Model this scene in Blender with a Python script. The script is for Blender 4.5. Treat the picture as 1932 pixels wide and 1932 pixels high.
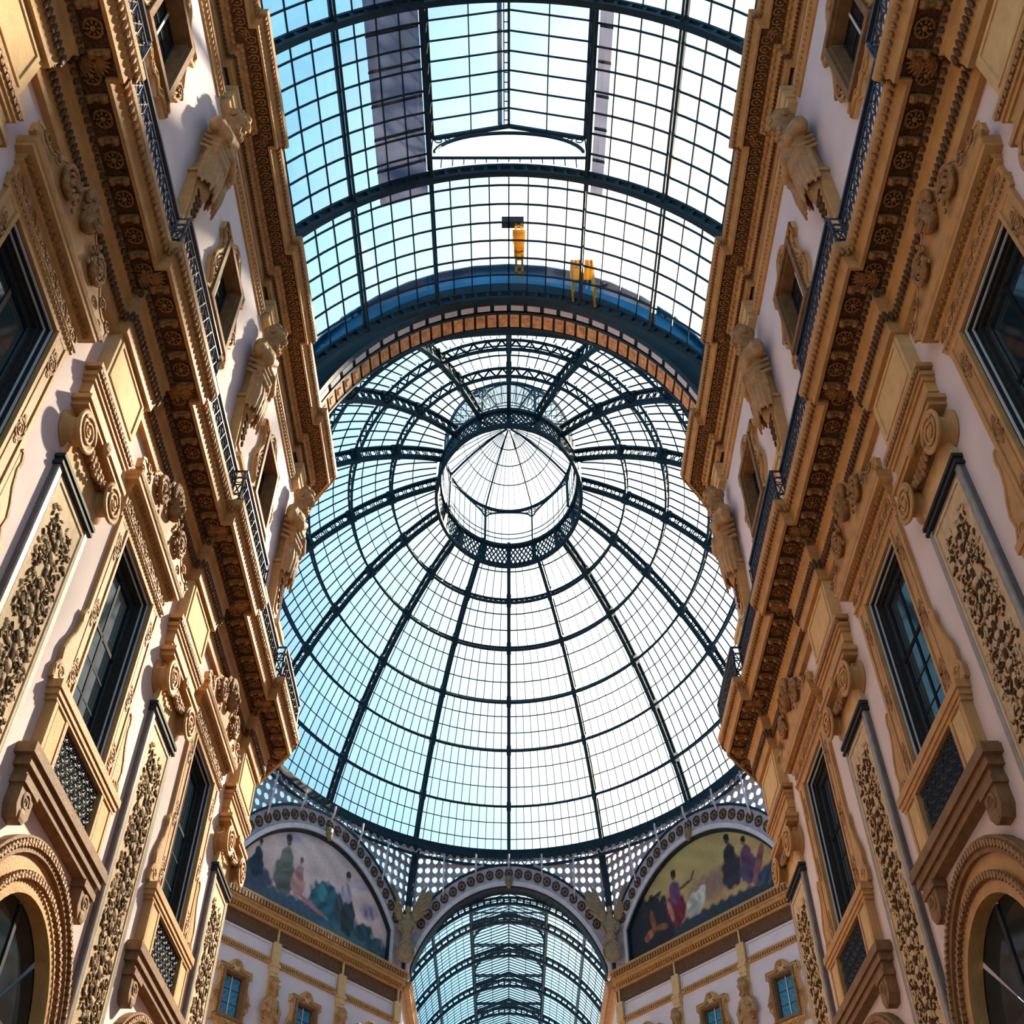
import bpy, bmesh, math, random
import numpy as np
from mathutils import Matrix, Vector

random.seed(7)
PI = math.pi
scene = bpy.context.scene
COL = scene.collection
for ob in list(bpy.data.objects):
    bpy.data.objects.remove(ob)

# ------------------------------------------------------------------ camera, sky, sun, exposure
# Metres; the eye of the photographer is at z = 0 and the paving at z = -1.6.
F_PX, IMG = 2070.0, 1932.0
PITCH = math.radians(45.7)
cam_data = bpy.data.cameras.new('camera')
cam = bpy.data.objects.new('camera', cam_data)
COL.objects.link(cam)
cam.location = (0, 0, 0)
cam.rotation_euler = (PI / 2 + PITCH, 0, 0)
cam_data.sensor_width = 36.0
cam_data.sensor_fit = 'HORIZONTAL'
cam_data.lens = 36.0 * F_PX / IMG
cam_data.shift_x = (966 - 960) / IMG
cam_data.clip_end = 600
cam_data.clip_start = 0.05
scene.camera = cam

SUN = Vector((0.47, 0.60, 0.65)).normalized()
world = bpy.data.worlds.new('hazy_sky')
scene.world = world
world.use_nodes = True
nt = world.node_tree
nt.nodes.clear()
n_out = nt.nodes.new('ShaderNodeOutputWorld')
n_bg = nt.nodes.new('ShaderNodeBackground')
n_tc = nt.nodes.new('ShaderNodeTexCoord')
n_dot = nt.nodes.new('ShaderNodeVectorMath')
n_dot.operation = 'DOT_PRODUCT'
n_dot.inputs[1].default_value = SUN
n_rmp = nt.nodes.new('ShaderNodeValToRGB')
els = n_rmp.color_ramp.elements
els[0].position = 0.0
els[0].color = (0.13, 0.34, 0.58, 1)
els[1].position = 1.0
els[1].color = (1.0, 0.98, 0.97, 1)
for pos, colr in ((0.55, (0.14, 0.36, 0.58, 1)), (0.74, (0.23, 0.49, 0.68, 1)), (0.835, (0.60, 0.78, 0.86, 1)), (0.885, (0.95, 0.97, 0.98, 1))):
    e = els.new(pos)
    e.color = colr
n_bg.inputs[1].default_value = 1.5
nt.links.new(n_tc.outputs['Generated'], n_dot.inputs[0])
nt.links.new(n_dot.outputs['Value'], n_rmp.inputs[0])
nt.links.new(n_rmp.outputs[0], n_bg.inputs[0])
nt.links.new(n_bg.outputs[0], n_out.inputs[0])

sun_data = bpy.data.lights.new('sun', 'SUN')
sun_data.energy = 13.5
sun_data.angle = math.radians(2.5)
sun_data.color = (1.0, 0.83, 0.62)
sun = bpy.data.objects.new('sun', sun_data)
COL.objects.link(sun)
sun.rotation_euler = SUN.to_track_quat('Z', 'Y').to_euler()
sun.location = (30, 40, 60)

vs = scene.view_settings
vs.view_transform = 'Standard'
vs.look = 'None'
vs.exposure = 0.32
vs.gamma = 1.0
vs.use_curve_mapping = False


def px_of(x, y, z):
    c, s = math.cos(PITCH), math.sin(PITCH)
    d = c * y + s * z
    if d <= 0.1:
        return None
    return 960 + F_PX * x / d, 966 - F_PX * (-s * y + c * z) / d


# ------------------------------------------------------------------ materials
MATS = {}


def mat(name, col, rough=0.7, metal=0.0, var=0.12, vscale=3.0, bump=0.0, bscale=30.0, spec=0.4, voro=0.0):
    m = bpy.data.materials.new(name)
    m.use_nodes = True
    t = m.node_tree
    b = t.nodes['Principled BSDF']
    b.inputs['Roughness'].default_value = rough
    b.inputs['Metallic'].default_value = metal
    b.inputs['Specular IOR Level'].default_value = spec
    tc = t.nodes.new('ShaderNodeTexCoord')
    nz = t.nodes.new('ShaderNodeTexNoise')
    nz.inputs['Scale'].default_value = vscale
    nz.inputs['Detail'].default_value = 6
    t.links.new(tc.outputs['Object'], nz.inputs['Vector'])
    rp = t.nodes.new('ShaderNodeValToRGB')
    rp.color_ramp.elements[0].position = 0.3
    rp.color_ramp.elements[1].position = 0.7
    rp.color_ramp.elements[0].color = tuple(max(0, v * (1 - var)) for v in col) + (1,)
    rp.color_ramp.elements[1].color = tuple(min(1, v * (1 + var)) for v in col) + (1,)
    t.links.new(nz.outputs['Fac'], rp.inputs[0])
    t.links.new(rp.outputs[0], b.inputs['Base Color'])
    if bump > 0:
        if voro > 0:
            bz = t.nodes.new('ShaderNodeTexVoronoi')
            bz.inputs['Scale'].default_value = bscale
            src = bz.outputs['Distance']
        else:
            bz = t.nodes.new('ShaderNodeTexNoise')
            bz.inputs['Scale'].default_value = bscale
            bz.inputs['Detail'].default_value = 4
            src = bz.outputs['Fac']
        t.links.new(tc.outputs['Object'], bz.inputs['Vector'])
        bp = t.nodes.new('ShaderNodeBump')
        bp.inputs['Strength'].default_value = bump
        bp.inputs['Distance'].default_value = 0.04
        t.links.new(src, bp.inputs['Height'])
        t.links.new(bp.outputs[0], b.inputs['Normal'])
    MATS[name] = m
    return m


def glass_mat(name, tint, refl=0.05, rough=0.05):
    m = bpy.data.materials.new(name)
    m.use_nodes = True
    t = m.node_tree
    t.nodes.clear()
    out = t.nodes.new('ShaderNodeOutputMaterial')
    mix = t.nodes.new('ShaderNodeMixShader')
    tr = t.nodes.new('ShaderNodeBsdfTransparent')
    gl = t.nodes.new('ShaderNodeBsdfGlossy')
    gl.inputs['Roughness'].default_value = rough
    oi = t.nodes.new('ShaderNodeObjectInfo')
    rp = t.nodes.new('ShaderNodeValToRGB')
    rp.color_ramp.elements[0].color = tuple(v * 0.93 for v in tint) + (1,)
    rp.color_ramp.elements[1].color = tuple(min(1, v * 1.0) for v in tint) + (1,)
    t.links.new(oi.outputs['Random'], rp.inputs[0])
    t.links.new(rp.outputs[0], tr.inputs['Color'])
    mix.inputs[0].default_value = refl
    t.links.new(tr.outputs[0], mix.inputs[1])
    t.links.new(gl.outputs[0], mix.inputs[2])
    t.links.new(mix.outputs[0], out.inputs[0])
    MATS[name] = m
    return m


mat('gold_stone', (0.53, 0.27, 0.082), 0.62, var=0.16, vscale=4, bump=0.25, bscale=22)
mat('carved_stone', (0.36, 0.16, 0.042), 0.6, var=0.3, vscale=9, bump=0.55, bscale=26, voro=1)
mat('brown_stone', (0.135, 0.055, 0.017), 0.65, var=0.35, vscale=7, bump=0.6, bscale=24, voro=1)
mat('plaster', (0.76, 0.64, 0.63), 0.85, var=0.045, vscale=1.2, bump=0.06, bscale=40)
mat('figure_stone', (0.42, 0.22, 0.078), 0.65, var=0.3, vscale=7, bump=0.45, bscale=16)
mat('umber_stone', (0.24, 0.115, 0.04), 0.7, var=0.25, vscale=5, bump=0.2, bscale=20)
mat('cream_stone', (0.68, 0.43, 0.18), 0.75, var=0.12, vscale=5, bump=0.15, bscale=25)
mat('tan_relief', (0.64, 0.45, 0.25), 0.7, var=0.18, vscale=8, bump=0.3, bscale=40)
mat('dark_relief', (0.10, 0.048, 0.018), 0.8, var=0.5, vscale=12, bump=0.4, bscale=45, spec=0.15)
mat('grey_marble', (0.30, 0.26, 0.23), 0.5, var=0.18, vscale=6, bump=0.08)
mat('dark_wood', (0.035, 0.034, 0.032), 0.6, var=0.3, vscale=14, bump=0.1, spec=0.12)
mat('white_paint', (0.62, 0.60, 0.58), 0.6)
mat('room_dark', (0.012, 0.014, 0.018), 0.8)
mat('window_glass', (0.008, 0.016, 0.022), 0.05, spec=0.42, var=0.2, vscale=1.0)
mat('blue_curtain', (0.05, 0.24, 0.36), 0.5, var=0.4, vscale=7)
mat('grille_iron', (0.022, 0.03, 0.045), 0.55, var=0.3, spec=0.15)
mat('rail_iron', (0.025, 0.032, 0.055), 0.45, var=0.3, spec=0.4)
mat('teal_iron', (0.009, 0.027, 0.038), 0.55, var=0.25, vscale=2.5, spec=0.25)
mat('sash_paint', (0.012, 0.013, 0.014), 0.7, spec=0.05)
mat('slate_sheet', (0.05, 0.19, 0.29), 0.32, metal=0.7, var=0.45, vscale=0.5)
mat('grey_violet', (0.40, 0.36, 0.43), 0.7, var=0.12, vscale=1.5)
mat('roof_blue', (0.10, 0.28, 0.46), 0.5)
mat('roof_red', (0.55, 0.16, 0.09), 0.6)
mat('roof_yellow', (0.85, 0.50, 0.03), 0.6, var=0.2)
mat('arch_lilac', (0.42, 0.37, 0.39), 0.7, var=0.25, vscale=5, bump=0.4, bscale=18, voro=1)
mat('pale_trim', (0.66, 0.58, 0.56), 0.7, var=0.1)
mat('orange_tile', (0.72, 0.33, 0.13), 0.7, var=0.35, vscale=5, bump=0.3, bscale=14)
mat('bronze', (0.30, 0.19, 0.09), 0.5, var=0.3, vscale=9, bump=0.4, bscale=30)
mat('paving', (0.26, 0.21, 0.17), 0.5, var=0.15, vscale=1.0)
mat('shop_red', (0.10, 0.012, 0.02), 0.6)
glass_mat('roof_glass', (0.955, 0.98, 0.985), 0.05, 0.06)
glass_mat('dome_glass', (0.955, 0.985, 0.985), 0.04, 0.1)
glass_mat('lantern_glass', (0.93, 0.95, 0.955), 0.04, 0.1)

for nm_, col_ in (('grey_sheet', (0.40, 0.40, 0.47)), ('yellow_sheet', (0.95, 0.55, 0.05))):
    _t = mat(nm_, col_, 0.7, var=0.12, vscale=1.5).node_tree
    _tr = _t.nodes.new('ShaderNodeBsdfTranslucent')
    _mx = _t.nodes.new('ShaderNodeMixShader')
    _mx.inputs[0].default_value = 0.75
    _b = _t.nodes['Principled BSDF']
    _t.links.new(_b.inputs['Base Color'].links[0].from_socket, _tr.inputs['Color'])
    _t.links.new(_b.outputs[0], _mx.inputs[1])
    _t.links.new(_tr.outputs[0], _mx.inputs[2])
    _t.links.new(_mx.outputs[0], _t.nodes['Material Output'].inputs[0])

# painted surfaces take their colours from the mesh (flat print)
mp = bpy.data.materials.new('fresco_paint')
mp.use_nodes = True
_a = mp.node_tree.nodes.new('ShaderNodeVertexColor')
_a.layer_name = 'paint'
mp.node_tree.links.new(_a.outputs['Color'], mp.node_tree.nodes['Principled BSDF'].inputs['Base Color'])
mp.node_tree.nodes['Principled BSDF'].inputs['Roughness'].default_value = 0.85
MATS['fresco_paint'] = mp

# ------------------------------------------------------------------ shape templates: (V, F)


def T(V, F):
    return np.asarray(V, float).reshape(-1, 3), [tuple(f) for f in F]


def merge(ts):
    ts = [t for t in ts if t is not None and len(t[0])]
    if not ts:
        return np.zeros((0, 3)), []
    V, F, o = [], [], 0
    for v, f in ts:
        V.append(v)
        F.extend(tuple(i + o for i in q) for q in f)
        o += len(v)
    return np.concatenate(V), F


def mv(t, d):
    return t[0] + np.asarray(d, float), t[1]


def sc(t, s):
    return t[0] * np.asarray(s, float), t[1]


def rot(t, ang, axis):
    M = np.array(Matrix.Rotation(ang, 3, axis))
    return t[0] @ M.T, t[1]


def tbox(x0, x1, y0, y1, z0, z1):
    V = [(x, y, z) for x in (x0, x1) for y in (y0, y1) for z in (z0, z1)]
    return T(V, [(0, 1, 3, 2), (4, 6, 7, 5), (0, 4, 5, 1), (2, 3, 7, 6), (0, 2, 6, 4), (1, 5, 7, 3)])


def tprism(poly, x0, x1, bevel=0.0):
    """poly in (y, z), extruded along x; the x1 face may be drawn in a little"""
    n = len(poly)
    P = np.asarray(poly, float)
    V = [(x0, a, b) for a, b in P]
    if bevel > 0:
        c = P.mean(0)
        Q = c + (P - c) * (1 - bevel / max(1e-6, np.abs(P - c).max()))
        V += [(x1 - bevel, a, b) for a, b in P] + [(x1, a, b) for a, b in Q]
        F = [tuple(range(n))[::-1], tuple(range(2 * n, 3 * n))]
        for k in (0, n):
            F += [(k + i, k + (i + 1) % n, k + n + (i + 1) % n, k + n + i) for i in range(n)]
    else:
        V += [(x1, a, b) for a, b in P]
        F = [tuple(range(n))[::-1], tuple(range(n, 2 * n))]
        F += [(i, (i + 1) % n, n + (i + 1) % n, n + i) for i in range(n)]
    return T(V, F)


def tframe(outer, inner, x0, x1):
    """ring between two outlines of equal point count in (y, z), extruded along x"""
    n = len(outer)
    V = [(x0, *p) for p in outer] + [(x0, *p) for p in inner] + [(x1, *p) for p in outer] + [(x1, *p) for p in inner]
    F = []
    for i in range(n):
        j = (i + 1) % n
        F += [(i, j, n + j, n + i), (2 * n + i, 3 * n + i, 3 * n + j, 2 * n + j), (i, 2 * n + i, 2 * n + j, j), (n + i, n + j, 3 * n + j, 3 * n + i)]
    return T(V, F)


def tball(rx, ry, rz, nu=8, nv=6):
    V = [(0, 0, rz)]
    for i in range(1, nv):
        a = PI * i / nv
        for j in range(nu):
            b = 2 * PI * j / nu
            V.append((rx * math.sin(a) * math.cos(b), ry * math.sin(a) * math.sin(b), rz * math.cos(a)))
    V.append((0, 0, -rz))
    F = [(0, 1 + j, 1 + (j + 1) % nu) for j in range(nu)]
    for i in range(nv - 2):
        o = 1 + i * nu
        F += [(o + j, o + nu + j, o + nu + (j + 1) % nu, o + (j + 1) % nu) for j in range(nu)]
    o = 1 + (nv - 2) * nu
    F += [(o + j, len(V) - 1, o + (j + 1) % nu) for j in range(nu)]
    return T(V, F)


def tlathe(prof, n=16, axis='Z'):
    """prof: (r, h); closed at both ends by small radii"""
    V, F = [], []
    for r, h in prof:
        for j in range(n):
            b = 2 * PI * j / n
            V.append((r * math.cos(b), r * math.sin(b), h))
    for i in range(len(prof) - 1):
        o = i * n
        F += [(o + j, o + (j + 1) % n, o + n + (j + 1) % n, o + n + j) for j in range(n)]
    F.append(tuple(range(n))[::-1])
    F.append(tuple((len(prof) - 1) * n + j for j in range(n)))
    t = T(V, F)
    if axis == 'X':
        t = (t[0][:, [2, 0, 1]], t[1])
    elif axis == 'Y':
        t = (t[0][:, [1, 2, 0]], t[1])
    return t


def ttube(pts, r, n=5, closed=False):
    P = np.asarray(pts, float)
    m = len(P)
    R = np.full(m, r) if np.isscalar(r) else np.asarray(r, float)
    if closed:
        D = np.roll(P, -1, 0) - np.roll(P, 1, 0)
    else:
        D = np.gradient(P, axis=0)
    D /= np.maximum(1e-9, np.linalg.norm(D, axis=1))[:, None]
    V = []
    ref = np.array([0.13, 0.29, 0.95])
    for i in range(m):
        a = np.cross(D[i], ref)
        if np.linalg.norm(a) < 0.05:
            a = np.cross(D[i], (1, 0, 0))
        a /= np.linalg.norm(a)
        b = np.cross(D[i], a)
        for j in range(n):
            t = 2 * PI * j / n
            V.append(P[i] + R[i] * (a * math.cos(t) + b * math.sin(t)))
    F = []
    for i in range(m if closed else m - 1):
        o, p = i * n, ((i + 1) % m) * n
        F += [(o + j, o + (j + 1) % n, p + (j + 1) % n, p + j) for j in range(n)]
    if not closed:
        F += [tuple(range(n))[::-1], tuple((m - 1) * n + j for j in range(n))]
    return T(V, F)


def tbar(pts, w, h, up=(0, 0, 1), closed=False):
    """flat bar along a polyline: w across, h along `up` (a vector, or one per point)"""
    P = np.asarray(pts, float)
    m = len(P)
    U = np.asarray(up, float)
    if U.ndim == 1:
        U = np.tile(U, (m, 1))
    D = (np.roll(P, -1, 0) - np.roll(P, 1, 0)) if closed else np.gradient(P, axis=0)
    D /= np.maximum(1e-9, np.linalg.norm(D, axis=1))[:, None]
    S = np.cross(D, U)
    S /= np.maximum(1e-9, np.linalg.norm(S, axis=1))[:, None]
    U2 = np.cross(S, D)
    V = np.stack([P - S * w / 2 - U2 * h / 2, P + S * w / 2 - U2 * h / 2, P + S * w / 2 + U2 * h / 2, P - S * w / 2 + U2 * h / 2], 1).reshape(-1, 3)
    F = []
    for i in range(m if closed else m - 1):
        o, p = i * 4, ((i + 1) % m) * 4
        F += [(o + j, o + (j + 1) % 4, p + (j + 1) % 4, p + j) for j in range(4)]
    if not closed:
        F += [(3, 2, 1, 0), tuple((m - 1) * 4 + j for j in range(4))]
    return V, F


def ttorus(R, r, n=14, k=5, axis='X', arc=(0, 2 * PI)):
    full = abs(arc[1] - arc[0] - 2 * PI) < 1e-6
    A = np.linspace(arc[0], arc[1], n, endpoint=not full)
    pts = np.stack([np.zeros_like(A), R * np.cos(A), R * np.sin(A)], 1)
    t = ttube(pts, r, k, closed=full)
    if axis == 'Z':
        t = (t[0][:, [1, 2, 0]], t[1])
    elif axis == 'Y':
        t = (t[0][:, [1, 0, 2]], t[1])
    return t


def tspiral(R, turns=2.0, r=0.03, hand=1, n=30, start=0.0, k=5):
    """volute in the yz plane around the origin"""
    A = np.linspace(0, 1, n)
    rad = R * (1 - 0.86 * A)
    an = start + hand * A * turns * 2 * PI
    pts = np.stack([np.zeros(n), rad * np.cos(an), rad * np.sin(an)], 1)
    return ttube(pts, np.linspace(r, r * 0.5, n), k)


def offset_path(path, d):
    """2-D polyline moved d to its right-hand side, mitred"""
    P = np.asarray(path, float)
    n = len(P)
    out = []
    for i in range(n):
        ds = []
        if i > 0:
            ds.append(P[i] - P[i - 1])
        if i < n - 1:
            ds.append(P[i + 1] - P[i])
        ns = [np.array([v[1], -v[0]]) / np.linalg.norm(v) for v in ds]
        if len(ns) == 1:
            out.append(P[i] + ns[0] * d)
        else:
            b = ns[0] + ns[1]
            b /= np.linalg.norm(b)
            out.append(P[i] + b * d / max(0.3, float(b @ ns[0])))
    return np.array(out)


def tsweep(path, prof):
    """prof: closed loop of (d, z)"""
    L = [offset_path(path, d) for d, z in prof]
    n, k = len(path), len(prof)
    V = [(L[j][i][0], L[j][i][1], prof[j][1]) for i in range(n) for j in range(k)]
    F = []
    for i in range(n - 1):
        F += [(i * k + j, i * k + (j + 1) % k, (i + 1) * k + (j + 1) % k, (i + 1) * k + j) for j in range(k)]
    F += [tuple(range(k))[::-1], tuple((n - 1) * k + j for j in range(k))]
    return T(V, F)


def along(path, d, spacing, minlen=0.0, margin=0.0):
    """(x, y, heading) at even steps on the offset path"""
    P = offset_path(path, d)
    res = []
    for a, b in zip(P[:-1], P[1:]):
        v = b - a
        L = np.linalg.norm(v) - 2 * margin
        if L < max(minlen, spacing * 0.6):
            continue
        n = max(1, round(L / spacing))
        u = v / np.linalg.norm(v)
        for i in range(n):
            p = a + u * (margin + (i + 0.5) * L / n)
            res.append((p[0], p[1], math.atan2(-u[0], u[1])))
    return res


def row(tmpl, spots, z):
    """copies of a template (x outward, y along, z up) at the spots of along()"""
    return merge([mv(rot(tmpl, h, 'Z'), (x, y, z)) for x, y, h in spots])


# ------------------------------------------------------------------ objects


def mesh_of(name, t, m, smooth=False):
    me = bpy.data.meshes.new(name)
    me.from_pydata(t[0].tolist(), [], t[1])
    if smooth:
        me.polygons.foreach_set('use_smooth', [True] * len(me.polygons))
    me.materials.append(MATS[m])
    me.update()
    return me


def obj(name, t, m, parent=None, smooth=False, kind=None, label=None):
    me = t if isinstance(t, bpy.types.Mesh) else mesh_of(name, t, m, smooth)
    o = bpy.data.objects.new(name, me)
    COL.objects.link(o)
    if parent is not None:
        o.parent = parent
    if kind:
        o['kind'] = kind
    if label:
        o['label'] = label
    return o


def tag(o, label, cat, group=None, kind=None):
    o['label'] = label
    o['category'] = cat
    if group:
        o['group'] = group
    if kind:
        o['kind'] = kind
    return o


def thing(name, label, cat, loc=(0, 0, 0), group=None, kind=None, scale=(1, 1, 1), rotz=0.0):
    o = bpy.data.objects.new(name, None)
    COL.objects.link(o)
    o.location = loc
    o.scale = scale
    o.rotation_euler = (0, 0, rotz)
    o.empty_display_size = 0.3
    return tag(o, label, cat, group, kind)


def copy_tree(o, parent=None):
    c = o.copy()
    COL.objects.link(c)
    c.parent = parent
    for k in o.children:
        copy_tree(k, c)
    return c


def mirror(o, label, name=None):
    """the same thing on the opposite side of the arcade"""
    c = copy_tree(o)
    c.location = (-o.location[0], o.location[1], o.location[2])
    c.scale = (-o.scale[0], o.scale[1], o.scale[2])
    c.rotation_euler = (0, 0, -o.rotation_euler[2])
    c['label'] = label
    if name:
        c.name = name
    return c

# ------------------------------------------------------------------ layout of the arcade
WX = -5.85                      # face of the lower wall, facade on the -x side
AX = -6.02                      # face of the attic wall, set back behind the balcony
PER = 5.35
PY = [10.05 - 2 * PER, 10.05 - PER, 10.05, 10.05 + PER, 10.05 + 2 * PER]      # pilasters
WY = [p + PER / 2 for p in PY[:4]]                                            # windows
Y_END = 21.45                   # corner of the octagon
Y_BACK = -6.0
SX = 0.75                       # the hall is broader along its axis than across it
OCT_Y = 39.3                    # centre of the octagon
OCT_A = 18.0                    # its apothem
DIAG = np.array([-7.9, 10.55]) / np.hypot(7.9, 10.55)
PN = ['fourth', 'third', 'second', 'first', 'corner']
ORD = {2: 'second', 3: 'first', 4: 'last'}


def ressaut_path(x0, p, half, start=Y_BACK, end=Y_END, tail=4.0):
    pts = [(x0, start)]
    for c in PY:
        if c - half < start:
            continue
        pts += [(x0, c - half), (x0 + p, c - half)]
        if c + half < end - 0.05:
            pts += [(x0 + p, c + half), (x0, c + half)]
    last_x = pts[-1][0]
    k = np.array([last_x, end])
    pts.append(tuple(k))
    pts.append(tuple(k + DIAG * tail))
    return pts


# ---- floor
obj_floor = obj('floor', tbox(-30, 30, -20, 110, -1.8, -1.6), 'paving')
tag(obj_floor, 'beige stone paving of the arcade floor', 'floor', kind='structure')

# ---- arcade walls with openings


def wall_piece(y0, y1, z0, z1, x=0.0, th=0.5):
    return tbox(x - th, x, y0, y1, z0, z1)


ARCH_R, ARCH_Z = 1.32, 4.95


def lower_wall():
    ts = []
    edges = [Y_BACK] + [w + s * 1.6 for w in WY[1:] for s in (-1, 1)] + [Y_END]
    for a, b in zip(edges[0::2], edges[1::2]):
        ts.append(wall_piece(a, b, -1.6, 14.3))
    for w in WY[1:]:
        ts += [wall_piece(w - 1.6, w - 0.82, 7.0, 14.3), wall_piece(w + 0.82, w + 1.6, 7.0, 14.3),
               wall_piece(w - 0.82, w + 0.82, 7.0, 8.5), wall_piece(w - 0.82, w + 0.82, 11.72, 14.3)]
        if w == WY[1]:
            ts.append(wall_piece(w - 1.6, w + 1.6, -1.6, 7.0))
            continue
        ts += [wall_piece(w - 1.6, w - ARCH_R, -1.6, 7.0), wall_piece(w + ARCH_R, w + 1.6, -1.6, 7.0)]
        n = 16
        A = np.linspace(PI, 0, n + 1)
        for a, b in zip(A[:-1], A[1:]):
            p, q = (w + ARCH_R * math.cos(a), ARCH_Z + ARCH_R * math.sin(a)), (w + ARCH_R * math.cos(b), ARCH_Z + ARCH_R * math.sin(b))
            ts.append(tprism([p, q, (q[0], 7.0), (p[0], 7.0)], -0.5, 0))
    return merge(ts)


def attic_wall():
    ts = []
    edges = [Y_BACK] + [w + s * 0.62 for w in WY[1:] for s in (-1, 1)] + [Y_END]
    for a, b in zip(edges[0::2], edges[1::2]):
        ts.append(wall_piece(a, b, 14.3, 23.6, th=0.4))
    for w in WY[1:]:
        ts += [wall_piece(w - 0.62, w + 0.62, 14.3, 18.55, th=0.4), wall_piece(w - 0.62, w + 0.62, 20.45, 23.6, th=0.4)]
    return merge(ts)


wl = thing('wall_left', 'pale pink plaster wall of the sunlit arcade facade', 'wall', (WX, 0, 0), kind='structure')
obj('lower_wall', lower_wall(), 'plaster', wl)
obj('attic_wall', mv(attic_wall(), (AX - WX, 0, 0)), 'plaster', wl)
k0 = np.array([0, Y_END])
k1 = k0 + DIAG * 13.2
dn = np.array([-DIAG[1], DIAG[0]])


def slab(a, b, z0, z1, th=0.4):
    o = -dn * -th
    P = [a, b, b + o, a + o]
    return T([(p[0], p[1], z) for z in (z0, z1) for p in P], [(0, 1, 2, 3), (4, 7, 6, 5)] + [(i, (i + 1) % 4, 4 + (i + 1) % 4, 4 + i) for i in range(4)])


obj('corner_wall', slab(k0, k1, -1.6, 23.6), 'plaster', wl)
mirror(wl, 'pink beige plaster wall of the shaded arcade facade', 'wall_right')

# ---- main cornice above the piano nobile, with balcony on top
HALF = 0.70
CP = ressaut_path(WX + 0.05, 0.18, HALF)
PROF_MAIN = [(-0.06, 13.30), (0.05, 13.30), (0.06, 13.44), (0.13, 13.72), (0.13, 13.95), (0.17, 13.98), (0.19, 14.16), (0.19, 14.22), (0.54, 14.25),
             (0.545, 14.15), (0.60, 14.15), (0.605, 14.33), (0.63, 14.36), (0.66, 14.44), (0.73, 14.54), (0.74, 14.64), (-0.4, 14.64)]
PROF_TOP = [(-0.05, 22.98), (0.04, 22.98), (0.06, 23.12), (0.16, 23.24), (0.20, 23.30), (0.27, 23.31), (0.28, 23.42), (0.60, 23.45), (0.605, 23.36), (0.655, 23.36),
            (0.66, 23.52), (0.69, 23.54), (0.73, 23.62), (0.81, 23.72), (0.83, 23.84), (-0.35, 23.84)]
TP = ressaut_path(AX, 0.16, HALF)

# ornament templates (x outward, y along, z up)
leaf = merge([mv(tball(0.035, 0.042, 0.12, 6, 5), (0, 0, 0))])
egg = tball(0.05, 0.045, 0.065, 6, 5)
bead = tball(0.032, 0.036, 0.032, 6, 4)
dentil = tbox(-0.04, 0.05, -0.032, 0.032, -0.05, 0.05)


def rosette(r=0.13):
    ts = [ttorus(r * 0.95, r * 0.16, 12, 5, 'Z'), mv(tball(r * .3, r * .3, r * .25, 8, 5), (0, 0, -0.02))]
    for k in range(8):
        a = k * PI / 4
        ts.append(mv(rot(tball(r * 0.26, r * 0.13, r * 0.12, 6, 4), a, 'Z'), (r * 0.58 * math.cos(a), r * 0.58 * math.sin(a), -0.01)))
    return merge(ts)


def scroll_bracket():
    """leafy modillion under the corona: block, two little scrolls and a leaf"""
    ts = [tbox(-0.15, 0.15, -0.05, 0.05, -0.035, 0.02)]
    for s in (-1, 1):
        ts.append(mv(tlathe([(0.02, -0.05), (0.055, -0.045), (0.055, 0.045), (0.02, 0.05)], 8, 'Y'), (s * 0.10, 0, -0.05)))
    ts.append(mv(tball(0.08, 0.03, 0.04, 6, 4), (0, 0, -0.05)))
    return merge(ts)


def leaf_fan():
    ts = []
    for k in range(7):
        a = -0.9 + k * 0.3
        ts.append(mv(rot(tball(0.13, 0.028, 0.035, 6, 4), a, 'Z'), (0.13 * math.cos(a) - 0.12, 0.13 * math.sin(a), 0)))
    return merge(ts)


ROS_ME = mesh_of('rosette', rosette(), 'carved_stone', True)
BRK_ME = mesh_of('modillion', scroll_bracket(), 'carved_stone', True)
FAN_ME = mesh_of('leaf_fan', leaf_fan(), 'carved_stone', True)


def place(me, name, spots, z, parent):
    for x, y, h in spots:
        o = obj(name, me, None, parent)
        o.location = (x, y, z)
        o.rotation_euler = (0, 0, h)


vis = lambda sp, y0: [q for q in sp if q[1] > y0]
tm = thing('trim_1', 'deep carved main cornice carrying the balcony on the sunlit facade', 'cornice', kind='structure')
obj('corona', tsweep(CP, PROF_MAIN), 'gold_stone', tm)
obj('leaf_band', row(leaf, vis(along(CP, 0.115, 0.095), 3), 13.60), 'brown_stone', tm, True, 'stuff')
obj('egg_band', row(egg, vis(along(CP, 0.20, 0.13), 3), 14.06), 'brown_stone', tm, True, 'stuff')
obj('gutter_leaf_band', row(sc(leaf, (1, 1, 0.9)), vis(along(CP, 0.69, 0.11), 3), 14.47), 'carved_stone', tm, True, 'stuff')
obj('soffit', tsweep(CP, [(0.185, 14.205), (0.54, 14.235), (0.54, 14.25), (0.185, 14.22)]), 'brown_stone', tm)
sp = vis(along(CP, 0.365, 0.29, 0.5), 4.0)
place(ROS_ME, 'rosette', sp[0::2], 14.20, tm)
place(BRK_ME, 'modillion', sp[1::2], 14.20, tm)
P36 = offset_path(CP, 0.36)
place(FAN_ME, 'leaf_fan', [(P36[i][0], P36[i][1], 0.5) for i in range(1, len(P36) - 1) if P36[i][1] > 4], 14.19, tm)
mirror(tm, 'deep carved main cornice carrying the balcony on the shaded facade', 'trim_2')

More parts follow.
